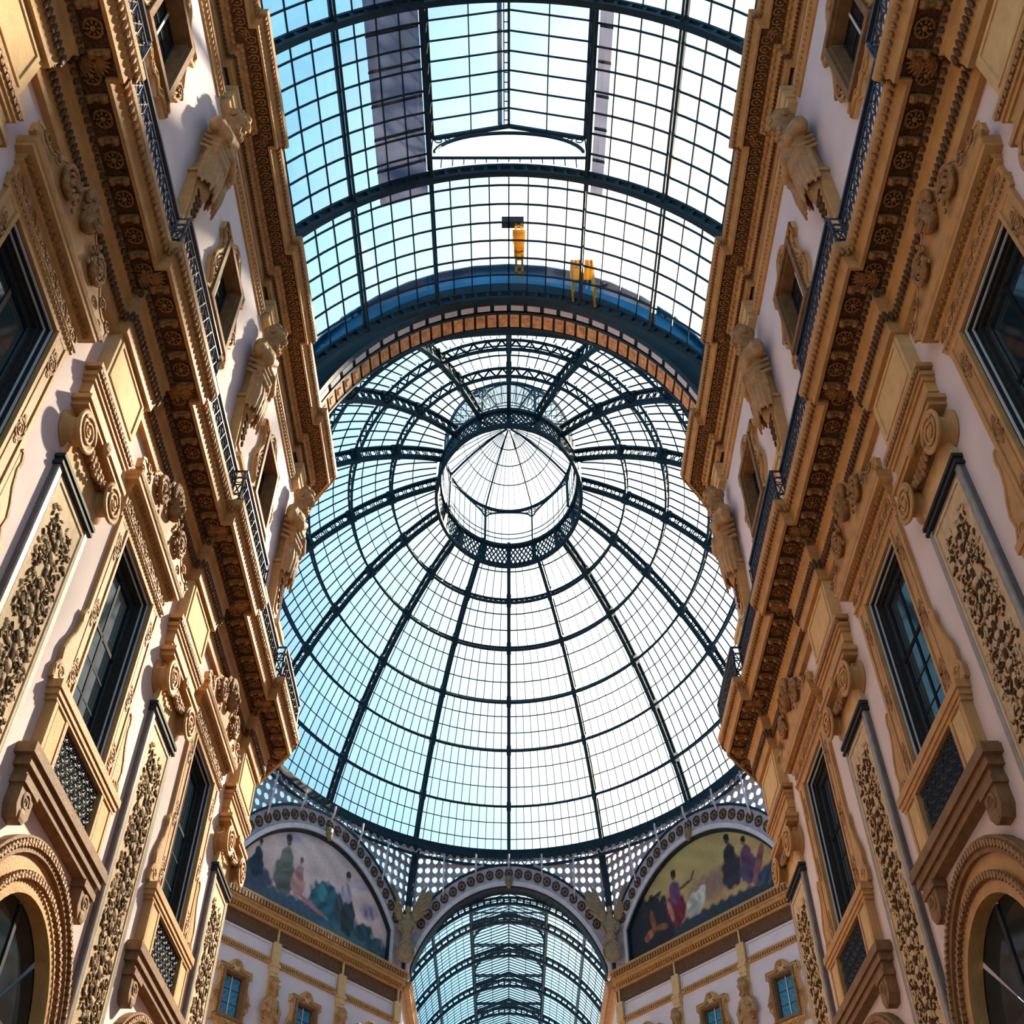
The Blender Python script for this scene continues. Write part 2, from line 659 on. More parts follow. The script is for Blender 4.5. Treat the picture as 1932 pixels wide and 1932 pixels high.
tt = thing('trim_3', 'carved crowning cornice under the glass vault on the sunlit facade', 'cornice', kind='structure')
obj('corona', tsweep(TP, PROF_TOP), 'gold_stone', tt)
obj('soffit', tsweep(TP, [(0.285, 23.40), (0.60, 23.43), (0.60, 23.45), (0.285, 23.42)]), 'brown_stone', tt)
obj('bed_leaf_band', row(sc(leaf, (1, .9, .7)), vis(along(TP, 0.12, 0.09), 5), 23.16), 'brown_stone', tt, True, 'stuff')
obj('bead_band', row(sc(egg, (1.1, 1.2, .9)), vis(along(TP, 0.25, 0.17), 5), 23.32), 'gold_stone', tt, True, 'stuff')
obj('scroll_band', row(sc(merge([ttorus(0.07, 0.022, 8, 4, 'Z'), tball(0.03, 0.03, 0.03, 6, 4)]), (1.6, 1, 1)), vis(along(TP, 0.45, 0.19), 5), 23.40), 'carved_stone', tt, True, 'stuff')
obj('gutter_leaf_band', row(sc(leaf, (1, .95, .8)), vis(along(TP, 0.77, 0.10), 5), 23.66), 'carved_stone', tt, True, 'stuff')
mirror(tt, 'carved crowning cornice under the glass vault on the shaded facade', 'trim_4')

# string course of the attic, broken by the caryatids
ts = thing('trim_5', 'gilded beaded string course high on the sunlit attic wall', 'moulding', kind='structure')
for w in WY:
    a, b = w - PER / 2 + 0.36, w + PER / 2 - 0.36
    pth = [(AX, a), (AX, b)]
    if b > 4:
        obj('string_moulding', tsweep(pth, [(0, 22.18), (0.05, 22.18), (0.06, 22.24), (0.10, 22.27), (0.10, 22.35), (0.13, 22.38), (0.13, 22.44), (0, 22.46)]), 'gold_stone', ts)
        obj('bead_row', row(sc(bead, 1.25), along(pth, 0.09, 0.12), 22.30), 'carved_stone', ts, True, 'stuff')
mirror(ts, 'gilded beaded string course high on the shaded attic wall', 'trim_6')

# ---- balcony railing following the cornice
RP = ressaut_path(WX + 0.05, 0.18, HALF)
rail = thing('balcony_railing', 'dark scrolled iron balcony railing along the sunlit facade', 'railing')
op = offset_path(RP, 0.60)
for z, w, h, nm in ((15.56, 0.075, 0.06, 'handrail'), (14.74, 0.04, 0.04, 'bottom_rail'), (15.40, 0.03, 0.03, 'upper_rail')):
    obj(nm, tbar([(p[0], p[1], z) for p in op], w, h), 'rail_iron', rail)
post = ttube([(0, 0, 14.64), (0, 0, 15.56)], 0.03, 5)
posts = [(op[i][0], op[i][1], 0) for i in range(1, len(op) - 1) if op[i][1] > 3]
for x, y, h in posts:
    obj('post', mv(post, (x, y, 0)), 'rail_iron', rail)
cell = merge([ttorus(0.13, 0.017, 10, 4, 'X'), mv(ttorus(0.07, 0.014, 8, 4, 'X'), (0, 0, 0.24)), mv(ttorus(0.07, 0.014, 8, 4, 'X'), (0, 0, -0.22)),
              ttube([(0, -0.14, -0.33), (0, 0.14, 0.33)], 0.014, 4), ttube([(0, 0.14, -0.33), (0, -0.14, 0.33)], 0.014, 4), ttube([(0, -0.14, -0.33), (0, -0.14, 0.33)], 0.014, 4)])
obj('scroll_infill', row(cell, vis(along(RP, 0.60, 0.28, 0.1), 3), 15.07), 'rail_iron', rail, False, 'stuff')
mirror(rail, 'dark scrolled iron balcony railing along the shaded facade')

# ------------------------------------------------------------------ carved heads and figures


def skin_mesh(name, verts, edges, radii, m, sub=2):
    me = bpy.data.meshes.new('tmp')
    me.from_pydata(verts, edges, [])
    o = bpy.data.objects.new('tmp', me)
    COL.objects.link(o)
    sk = o.modifiers.new('s', 'SKIN')
    sk.use_smooth_shade = True
    o.modifiers.new('u', 'SUBSURF').levels = sub
    lay = me.skin_vertices[0].data
    for i, r in enumerate(radii):
        lay[i].radius = (r, r) if np.isscalar(r) else r
        lay[i].use_root = (i == 0)
    dg = bpy.context.evaluated_depsgraph_get()
    ev = o.evaluated_get(dg)
    m2 = bpy.data.meshes.new_from_object(ev)
    V = np.array([v.co[:] for v in m2.vertices])
    F = [tuple(p.vertices) for p in m2.polygons]
    bpy.data.objects.remove(o)
    bpy.data.meshes.remove(m2)
    return V, F


def remesh(t, voxel):
    """melt overlapping shapes into one continuous surface"""
    me = bpy.data.meshes.new('tmp')
    me.from_pydata(t[0].tolist(), [], t[1])
    bm = bmesh.new()
    bm.from_mesh(me)
    bmesh.ops.recalc_face_normals(bm, faces=bm.faces)
    bm.to_mesh(me)
    bm.free()
    o = bpy.data.objects.new('tmp', me)
    COL.objects.link(o)
    m = o.modifiers.new('r', 'REMESH')
    m.mode = 'VOXEL'
    m.voxel_size = voxel
    sm = o.modifiers.new('s', 'SMOOTH')
    sm.iterations = 1
    m2 = bpy.data.meshes.new_from_object(o.evaluated_get(bpy.context.evaluated_depsgraph_get()))
    V = np.array([v.co[:] for v in m2.vertices])
    F = [tuple(p.vertices) for p in m2.polygons]
    bpy.data.objects.remove(o)
    bpy.data.meshes.remove(m2)
    return V, F


def head_shape(s=1.0):
    """head looking along +x: skull, jaw, nose, brows, eyes, mouth, ears, curls of hair"""
    ts = [tball(.115, .10, .14, 12, 9), mv(tball(.085, .075, .075, 10, 6), (.025, 0, -.09)), mv(tball(.03, .02, .045, 6, 5), (.118, 0, -.02)),
          mv(tball(.02, .075, .018, 8, 4), (.10, 0, .035)), mv(tball(.022, .042, .012, 8, 4), (.105, 0, -.085)), mv(tball(.022, .042, .012, 8, 4), (.10, 0, -.11))]
    for s2 in (-1, 1):
        ts += [mv(tball(.018, .022, .014, 6, 4), (.102, s2 * .04, .012)), mv(tball(.03, .014, .04, 6, 4), (0, s2 * .105, -.01))]
        for k in range(5):
            ts.append(mv(tball(.05, .045, .05, 6, 5), (-.03 + .02 * (k % 2), s2 * (.085 - .015 * k), .02 + .033 * k)))
    ts += [mv(tball(.06, .06, .05, 7, 5), (.03, 0, .125)), mv(tball(.07, .075, .08, 8, 5), (-.08, 0, .05))]
    return sc(merge(ts), s)


def caryatid_body():
    """half figure of a bearded herm, one arm bent over the drapery, the other raised; x forward, y sideways, base of the torso at z = 0"""
    V = [(.10, 0, -.16), (.12, 0, .30), (.15, 0, .60), (.19, 0, .92), (.18, 0, 1.20), (.20, 0, 1.40), (.26, 0, 1.54),
         (.17, .29, 1.20), (.22, .46, .90), (.38, .32, .66), (.45, .04, .70),
         (.17, -.29, 1.20), (.24, -.45, .92), (.42, -.28, .84), (.45, -.04, 1.02)]
    R_ = [.21, .23, .24, .27, .25, .13, .12, .15, .13, .11, .08, .15, .13, .11, .08]
    Vn, Rn = np.array(V), np.array(R_)
    ts = [ttube(Vn[c], Rn[c], 12) for c in ([0, 1, 2, 3, 4, 5, 6], [4, 7, 8, 9, 10], [4, 11, 12, 13, 14])] + [mv(tball(r, r, r, 10, 7), v) for v, r in zip(V, R_)]
    for c, r in (((.12, 0, .15), (.19, .24, .32)), ((.15, 0, .5), (.23, .26, .25)), ((.33, .12, 1.05), (.13, .15, .12)), ((.33, -.12, 1.05), (.13, .15, .12))):
        ts.append(mv(tball(*r, 14, 9), c))
    for k in range(9):                                   # hanging folds of the skirt
        a = -1.35 + k * .3375
        x, y = .12 + .25 * math.cos(a), .29 * math.sin(a)
        ts.append(ttube([(x * .95, y * .95, .50), (x * 1.04, y * 1.05, .15), (x * .98, y, -.22 - .06 * (k % 2))], [.045, .055, .025], 7))
    for k in range(4):                                   # cloth gathered across the belly
        z = .36 + k * .13
        ts.append(ttube([(.02, .34, z - .10), (.28, .28, z - .03), (.42, 0, z + .04), (.32, -.26, z + .14), (.02, -.34, z + .22)], [.035, .055, .06, .055, .035], 7))
    ts.append(ttube([(.05, -.30, 1.30), (.30, -.22, 1.26), (.42, .05, 1.0), (.36, .30, .72)], [.04, .05, .055, .05], 7))
    return remesh(merge(ts), .02)


def drapery():
    """sash thrown over the shoulder and knotted at the hip"""
    ts = [ttube([(.02, .26, 1.42), (.22, .30, 1.25), (.36, .36, .95), (.30, .42, .55), (.22, .40, .1)], [.05, .07, .07, .06, .03], 7), mv(tball(.10, .10, .09, 8, 6), (.32, .36, .58))]
    for k in range(3):
        ts.append(ttube([(.32, .34 + .03 * k, .55), (.28, .36 + .05 * k, .25), (.24, .34 + .06 * k, -.1 - .05 * k)], [.04, .05, .02], 6))
    return merge(ts)


C_BODY = mesh_of('torso', caryatid_body(), 'figure_stone', True)
C_HEAD = mesh_of('head', merge([head_shape(1.5), mv(tball(.10, .10, .15, 10, 7), (.07, 0, -.24)), mv(tball(.10, .10, .16, 10, 7), (-.03, 0, -.22))] + [mv(tball(.04, .035, .06, 6, 5), (.15, -.07 + .035 * k, -.22 - .03 * (k % 2))) for k in range(5)]), 'figure_stone', True)
C_DRAPE = mesh_of('drapery', drapery(), 'figure_stone', True)
hp = [(-.20, 0), (.20, 0), (.27, 1.75), (-.27, 1.75)]
C_POST = mesh_of('herm_post', merge([tprism(hp, 0, .22, 0), tprism([(-.12, .3), (.12, .3), (.18, 1.6), (-.18, 1.6)], .2, .26), tbox(0, .3, -.33, .33, -.12, .03), tbox(0, .28, -.30, .30, -.25, -.12), tbox(0, .32, -.32, .32, 1.72, 1.82)]), 'gold_stone')
C_LEAF = mesh_of('leaf_swag', merge([mv(tball(.03, .05 + .012 * k, .09, 6, 5), (.27, (-1) ** k * .05, .5 + .11 * k)) for k in range(9)]), 'dark_relief', True)
C_CAP = mesh_of('capital_block', merge([tbox(0, .20, -.22, .22, 3.0, 3.2), tbox(0, .24, -.26, .26, 3.2, 3.5), tbox(0, .28, -.30, .30, 3.5, 3.66)]), 'cream_stone')
C_BASE = mesh_of('pedestal', merge([tbox(0, .42, -.36, .36, -2.0, -.25), tbox(0, .47, -.40, .40, -.40, -.25), tbox(.42, .44, -.24, .24, -1.7, -.6)]), 'cream_stone')


def caryatid(loc, rotz, label, group, s=1.0):
    t = thing('caryatid_statue', label, 'statue', loc, group, rotz=rotz, scale=(s, s, s))
    o = obj('torso', C_BODY, None, t)
    o.location = (.06, 0, 1.72)
    o.scale = (1.15, 1.2, 1.5)
    h = obj('head', C_HEAD, None, o)
    h.location = (.30, 0, 1.72)
    h.scale = (1.45, 1.35, 1.05)
    h.rotation_euler = (0, 0.35, 0)
    d = obj('drapery', C_DRAPE, None, o)
    d.location = (0, 0, 0)
    p = obj('herm_post', C_POST, None, t)
    obj('leaf_swag', C_LEAF, None, p)
    obj('capital_block', C_CAP, None, t).location = (0, 0, 1.85)
    obj('pedestal', C_BASE, None, t)
    return t


for i in (1, 2, 3, 4):
    a = caryatid((AX, PY[i] + 0.02, 17.45), 0.0, 'x', 'caryatids of the arcade attics')
    what = {1: 'caryatid statue nearest the top edge, beside the uppermost attic window', 2: 'bearded caryatid between the first and second attic windows from the top',
            3: 'draped caryatid between the second and third attic windows from the top', 4: 'caryatid on the attic corner next to the dome opening'}[i]
    a['label'] = what + ', sunlit facade'
    mirror(a, what + ', shaded facade')

# ------------------------------------------------------------------ attic windows
AW, AH = 0.62, 0.95


def ray_to_rect(p, hw, hh):
    y, z = p
    k = max(abs(y) / hw, abs(z) / hh, 1e-6)
    return y / k, z / k


half_out = [(0, 1.66), (.16, 1.63), (.28, 1.52), (.34, 1.38), (.44, 1.29), (.62, 1.30), (.98, 1.30), (1.0, 1.0), (.84, .92), (.80, .6), (.88, .34), (1.02, .08), (1.08, -.2),
            (1.04, -.46), (.90, -.62), (.84, -.8), (.86, -1.0), (.98, -1.06), (.98, -1.26), (.62, -1.24), (.5, -1.42), (.26, -1.30), (0, -1.46)]
OUT = half_out + [(-y, z) for y, z in half_out[-2:0:-1]]


def attic_window(name, loc, rotz, label, group, glass='window_glass', s=1.0):
    w = thing(name, label, 'window', loc, group, 'structure', scale=(s, s, s), rotz=rotz)
    inn = [ray_to_rect(p, AW, AH) for p in OUT]
    sur = obj('surround', AWM['sur'], None, w)
    obj('scroll_moulding', AWM['rim'], None, sur)
    obj('cartouche', AWM['cart'], None, sur)
    obj('architrave', AWM['arch'], None, w)
    obj('mullion', AWM['mull'], None, w)
    obj('sash', AWM['sash'], None, w)
    for sy in (-1, 1):
        for k, z in enumerate((-.62, .0, .62)):
            o = obj('pane', AWM['pane_' + glass], None, w)
            o.location = (0, sy * .29, z)
    return w


_inn = [ray_to_rect(p, AW + .02, AH + .02) for p in OUT]
AWM = {
    'mull': mesh_of('mullion', tbox(-.12, -.10, -.028, .028, -.93, .93), 'white_paint'),
    'sur': mesh_of('surround', tframe(OUT, _inn, -.2, .10), 'cream_stone'),
    'rim': mesh_of('scroll_moulding', merge([ttube([(.11, y * .97, z * .97) for y, z in OUT], .045, 6, True), ttube([(.11, y * .86, z * .88) for y, z in OUT], .03, 5, True)]), 'gold_stone', True),
    'cart': mesh_of('cartouche', merge([mv(tspiral(.17, 1.6, .035, 1), (.13, .93, -.2)), mv(tspiral(.17, 1.6, .035, -1, start=PI), (.13, -.93, -.2)), mv(tball(.07, .13, .12, 8, 6), (.11, 0, 1.44)),
                                       mv(tball(.06, .2, .08, 8, 6), (.11, 0, -1.33))] + [mv(tball(.05, .05, .07, 6, 5), (.11, s * (.2 + .1 * k), 1.2 - .03 * k)) for s in (-1, 1) for k in range(5)]
                                      + [mv(tball(.05, .05, .08, 6, 5), (.11, s * .79, -.9 + .16 * k)) for s in (-1, 1) for k in range(12)]), 'carved_stone', True),
    'arch': mesh_of('architrave', merge([tframe([(-AW - .13, -AH - .13), (AW + .13, -AH - .13), (AW + .13, AH + .13), (-AW - .13, AH + .13)], [(-AW, -AH), (AW, -AH), (AW, AH), (-AW, AH)], 0, .19),
                                        tframe([(-AW, -AH), (AW, -AH), (AW, AH), (-AW, AH)], [(-AW + .05, -AH + .05), (AW - .05, -AH + .05), (AW - .05, AH - .05), (-AW + .05, AH - .05)], -.2, .12)]), 'umber_stone'),
    'sash': mesh_of('sash', merge([tbox(-.17, -.12, -.6, .6, -.93, -.86), tbox(-.17, -.12, -.6, .6, .86, .93), tbox(-.17, -.11, -.03, .03, -.93, .93)]
                                  + [tbox(-.17, -.12, s * .56 - .03, s * .56 + .03, -.93, .93) for s in (-1, 1)] + [tbox(-.16, -.125, -.6, .6, z - .015, z + .015) for z in (-.31, .31)]), 'dark_wood'),
    'pane_window_glass': mesh_of('pane', tbox(-.155, -.14, -.27, .27, -.305, .305), 'window_glass'),
    'pane_blue_curtain': mesh_of('pane', tbox(-.155, -.14, -.27, .27, -.305, .305), 'blue_curtain'),
}
for i, w in enumerate(WY[1:], 1):
    a = attic_window('window_%d' % i, (AX, w, 19.5), 0, 'x', 'attic windows of the arcade')
    what = {1: 'baroque framed attic window nearest the top of the picture', 2: 'baroque framed attic window in the middle of its row', 3: 'baroque framed attic window nearest the dome'}[i]
    a['label'] = what + ', sunlit facade'
    mirror(a, what + ', shaded facade', 'window_%d' % (i + 3))

# ------------------------------------------------------------------ pilasters with Ionic capitals


def foliage(hw, z0, z1, seed, share):
    """leafy candelabrum: a stem, scrolls winding off both sides and loose leaves"""
    rg = random.Random(seed)
    ts = []
    z = z0
    while z < z1 - .5:
        ts.append(mv(tball(.03, .05, .11, 6, 4), (.02, 0, z + .1)))
        ts.append(mv(tball(.035, .09, .06, 7, 4), (.02, 0, z + .27)))
        for s in (-1, 1):
            r = .12 + .03 * rg.random()
            if rg.random() < share:
                ts.append(mv(tspiral(r, 1.2, .024, s, 12, rg.random() * 6, 4), (.015, s * hw * .5, z + .22)))
            for k in range(15):
                a = rg.random() * 6.28
                y = s * hw * (.12 + .8 * rg.random())
                zz = z + .5 * rg.random()
                ts.append(mv(rot(tball(.026, .016, .035 + .03 * rg.random(), 5, 4), a, 'X'), (.018, y, zz)))
        z += .42
    return merge(ts)


SH = 0.66
Z_NECK = 10.50


def volute():
    return merge([tlathe([(.30, .0), (.30, .05), (.20, .09), (.19, .30), (.29, .35), (.31, .40), (.25, .42), (.24, .40), (.02, .40)], 20, 'X'),
                  mv(tspiral(.25, 2.2, .035, 1, 34), (.42, 0, 0)), mv(tball(.04, .06, .06, 8, 5), (.42, 0, 0))])


PIL = {
    'shaft': mesh_of('shaft', merge([tbox(0, .11, -SH, SH, -1.6, Z_NECK), tbox(0, .15, -SH, -SH + .10, -1.6, Z_NECK), tbox(0, .15, SH - .10, SH, -1.6, Z_NECK)]), 'grey_marble'),
    'panel': mesh_of('inlay_panel', merge([tbox(.10, .125, -SH + .13, SH - .13, 1.0, Z_NECK - .12), tframe([(-SH + .11, 1), (SH - .11, 1), (SH - .11, Z_NECK - .1), (-SH + .11, Z_NECK - .1)],
                                                                                   [(-SH + .16, 1.05), (SH - .16, 1.05), (SH - .16, Z_NECK - .15), (-SH + .16, Z_NECK - .15)], .1, .15)]), 'tan_relief'),
    'relief': mesh_of('candelabrum_relief', mv(foliage(SH - .2, 4.5, Z_NECK - .1, 5, .9), (.125, 0, 0)), 'dark_relief', True),  # dark tone is partly its own, partly relief shade put into the colour
    'relief2': mesh_of('gilded_relief', mv(foliage(SH - .2, 4.6, Z_NECK - .1, 9, .6), (.125, 0, 0)), 'tan_relief', True),
    'collar': mesh_of('collar', merge([tbox(0, .20, -SH - .04, SH + .04, Z_NECK, Z_NECK + .05), tbox(0, .17, -SH - .02, SH + .02, Z_NECK + .05, Z_NECK + .11), tbox(0, .21, -SH - .05, SH + .05, Z_NECK + .11, Z_NECK + .17)]), 'dark_wood'),
    'neck': mesh_of('necking', tbox(0, .12, -SH, SH, Z_NECK + .17, 11.46), 'cream_stone'),
    'vol': mesh_of('volute', volute(), 'gold_stone', True),
    'ech': mesh_of('echinus', merge([tlathe([(.02, -.5), (.10, -.48), (.12, 0), (.10, .48), (.02, .5)], 12, 'Y')] + [mv(tball(.07, .055, .10, 7, 5), (.10, -.40 + .115 * k, -.02)) for k in range(8)]
                                    + [mv(tball(.05, .05, .07, 6, 5), (.16, -.42 + .105 * k, -.22 + .16 * abs(k - 4) / 4)) for k in range(9)]), 'carved_stone', True),
    'aba': mesh_of('abacus', merge([tbox(0, .36, -.86, .86, 11.48, 11.56), tbox(0, .40, -.92, .92, 11.56, 11.64), mv(tball(.1, .11, .12, 8, 6), (.36, 0, 11.54))]), 'gold_stone'),
    'archi': mesh_of('architrave_block', merge([tbox(0, .20, -.78, .78, 11.64, 11.82), tbox(0, .23, -.81, .81, 11.82, 12.02), tbox(0, .27, -.85, .85, 12.02, 12.10), tbox(0, .31, -.89, .89, 12.10, 12.18),
                                               tbox(0, .35, -.93, .93, 12.24, 12.32)]), 'gold_stone'),
    'dent': mesh_of('bead_row', merge([mv(dentil, (.30, -.86 + .09 * k, 12.21)) for k in range(20)]), 'carved_stone'),
    'frieze': mesh_of('frieze_block', merge([tbox(0, .30, -.70, .70, 12.32, 13.36), tframe([(-.62, 12.44), (.62, 12.44), (.62, 13.24), (-.62, 13.24)], [(-.56, 12.50), (.56, 12.50), (.56, 13.18), (-.56, 13.18)], .30, .33)]), 'cream_stone'),
}


def pilaster(y, label):
    t = thing('pilaster', label, 'pilaster', (WX, y, 0), 'Ionic pilasters of the arcade', scale=(.68, 1, 1))
    s = obj('shaft', PIL['shaft'], None, t)
    p = obj('inlay_panel', PIL['panel'], None, t)
    obj('candelabrum_relief', PIL['relief'], None, p, kind='stuff')
    obj('gilded_relief', PIL['relief2'], None, p, kind='stuff')
    obj('collar', PIL['collar'], None, t)
    obj('necking', PIL['neck'], None, t)
    c = obj('capital', PIL['ech'], None, t)
    c.location = (.14, 0, 11.27)
    for s_ in (-1, 1):
        v = obj('volute', PIL['vol'], None, c)
        v.location = (-.14, s_ * .66, -.13)
        v.scale = (1, -s_, 1)
    obj('abacus', PIL['aba'], None, t)
    a = obj('architrave_block', PIL['archi'], None, t)
    obj('bead_row', PIL['dent'], None, a, kind='stuff')
    obj('frieze_block', PIL['frieze'], None, t)
    return t


for i in (1, 2, 3, 4):
    what = {1: 'Ionic pilaster nearest the top corner, mostly out of frame', 2: 'Ionic pilaster with candelabrum inlay, nearest to the viewer', 3: 'Ionic pilaster with candelabrum inlay, between the two full windows', 4: 'Ionic pilaster at the corner beside the lunette painting'}[i]
    p = pilaster(PY[i], what + ', sunlit facade')
    mirror(p, what + ', shaded facade')

# ------------------------------------------------------------------ piano nobile windows


def arc_pts(c, r, a0, a1, n):
    return [(c[0] + r * math.cos(a), c[1] + r * math.sin(a)) for a in np.linspace(a0, a1, n)]


crest_half = [(1.52, 12.84), (1.54, 12.98), (1.44, 13.06), (1.28, 13.02), (1.14, 13.06), (.98, 13.22), (.84, 13.42), (.68, 13.50), (.52, 13.46), (.44, 13.56), (.30, 13.66), (.2, 13.86), (0, 13.96)]
CREST = [(-1.52, 12.8), (1.52, 12.8)] + crest_half + [(-y, z) for y, z in crest_half[-2::-1]]
wing = [(0, 8.5), (.34, 8.5), (.36, 8.66), (.27, 8.80), (.30, 8.98), (.24, 9.16), (.14, 9.34), (.08, 9.58), (.10, 9.72), (.05, 9.84), (0, 9.84)]


def jamb_med():
    return merge([sc(ttorus(.11, .022, 14, 5, 'X'), (1, 1, 1.35)), sc(ttorus(.06, .016, 10, 5, 'X'), (1, 1, 1.35)), tball(.03, .03, .04, 6, 5), mv(tball(.02, .05, .06, 6, 5), (0, 0, .19)), mv(tball(.02, .05, .06, 6, 5), (0, 0, -.19))])


def grille():
    ts = []
    for i in range(8):
        for j in range(4):
            y, z = -.70 + i * .2, 7.62 + j * .19
            ts += [mv(ttorus(.085, .014, 10, 4, 'X'), (0, y, z)), mv(ttorus(.035, .012, 7, 4, 'X'), (0, y, z))]
            if i < 7 and j < 3:
                ts.append(mv(ttorus(.035, .012, 7, 4, 'X'), (0, y + .1, z + .095)))
    return merge(ts)


hood_raw = [(0, 11.62), (.10, 11.62), (.12, 11.74), (.16, 11.78), (.16, 11.86), (.20, 11.90), (.20, 11.92), (.13, 11.94), (.13, 12.30), (.20, 12.34), (.22, 12.42), (.27, 12.46), (.27, 12.52), (.44, 12.54), (.44, 12.64), (.48, 12.68), (.52, 12.78), (.52, 12.82), (0, 12.86)]


hood_prof = [(d, 11.72 + (z - 11.62) * .64) for d, z in hood_raw]


def hood_sweep(half, prof, close=0.0):
    """profile run across the window head and returned at both ends"""
    path = [(0 - .02, -half), (0, -half), (0, half), (-.02, half)]
    out = []
    for d, z in prof:
        out.append([(-.02, -half - d * .55, z), (d, -half - d * .55, z), (d, half + d * .55, z), (-.02, half + d * .55, z)])
    n = len(prof)
    V = [out[j][i] for i in range(4) for j in range(n)]
    F = []
    for i in range(3):
        F += [(i * n + j, i * n + (j + 1) % n, (i + 1) * n + (j + 1) % n, (i + 1) * n + j) for j in range(n)]
    F += [tuple(range(n)), tuple(3 * n + j for j in range(n))]
    return T(V, F)


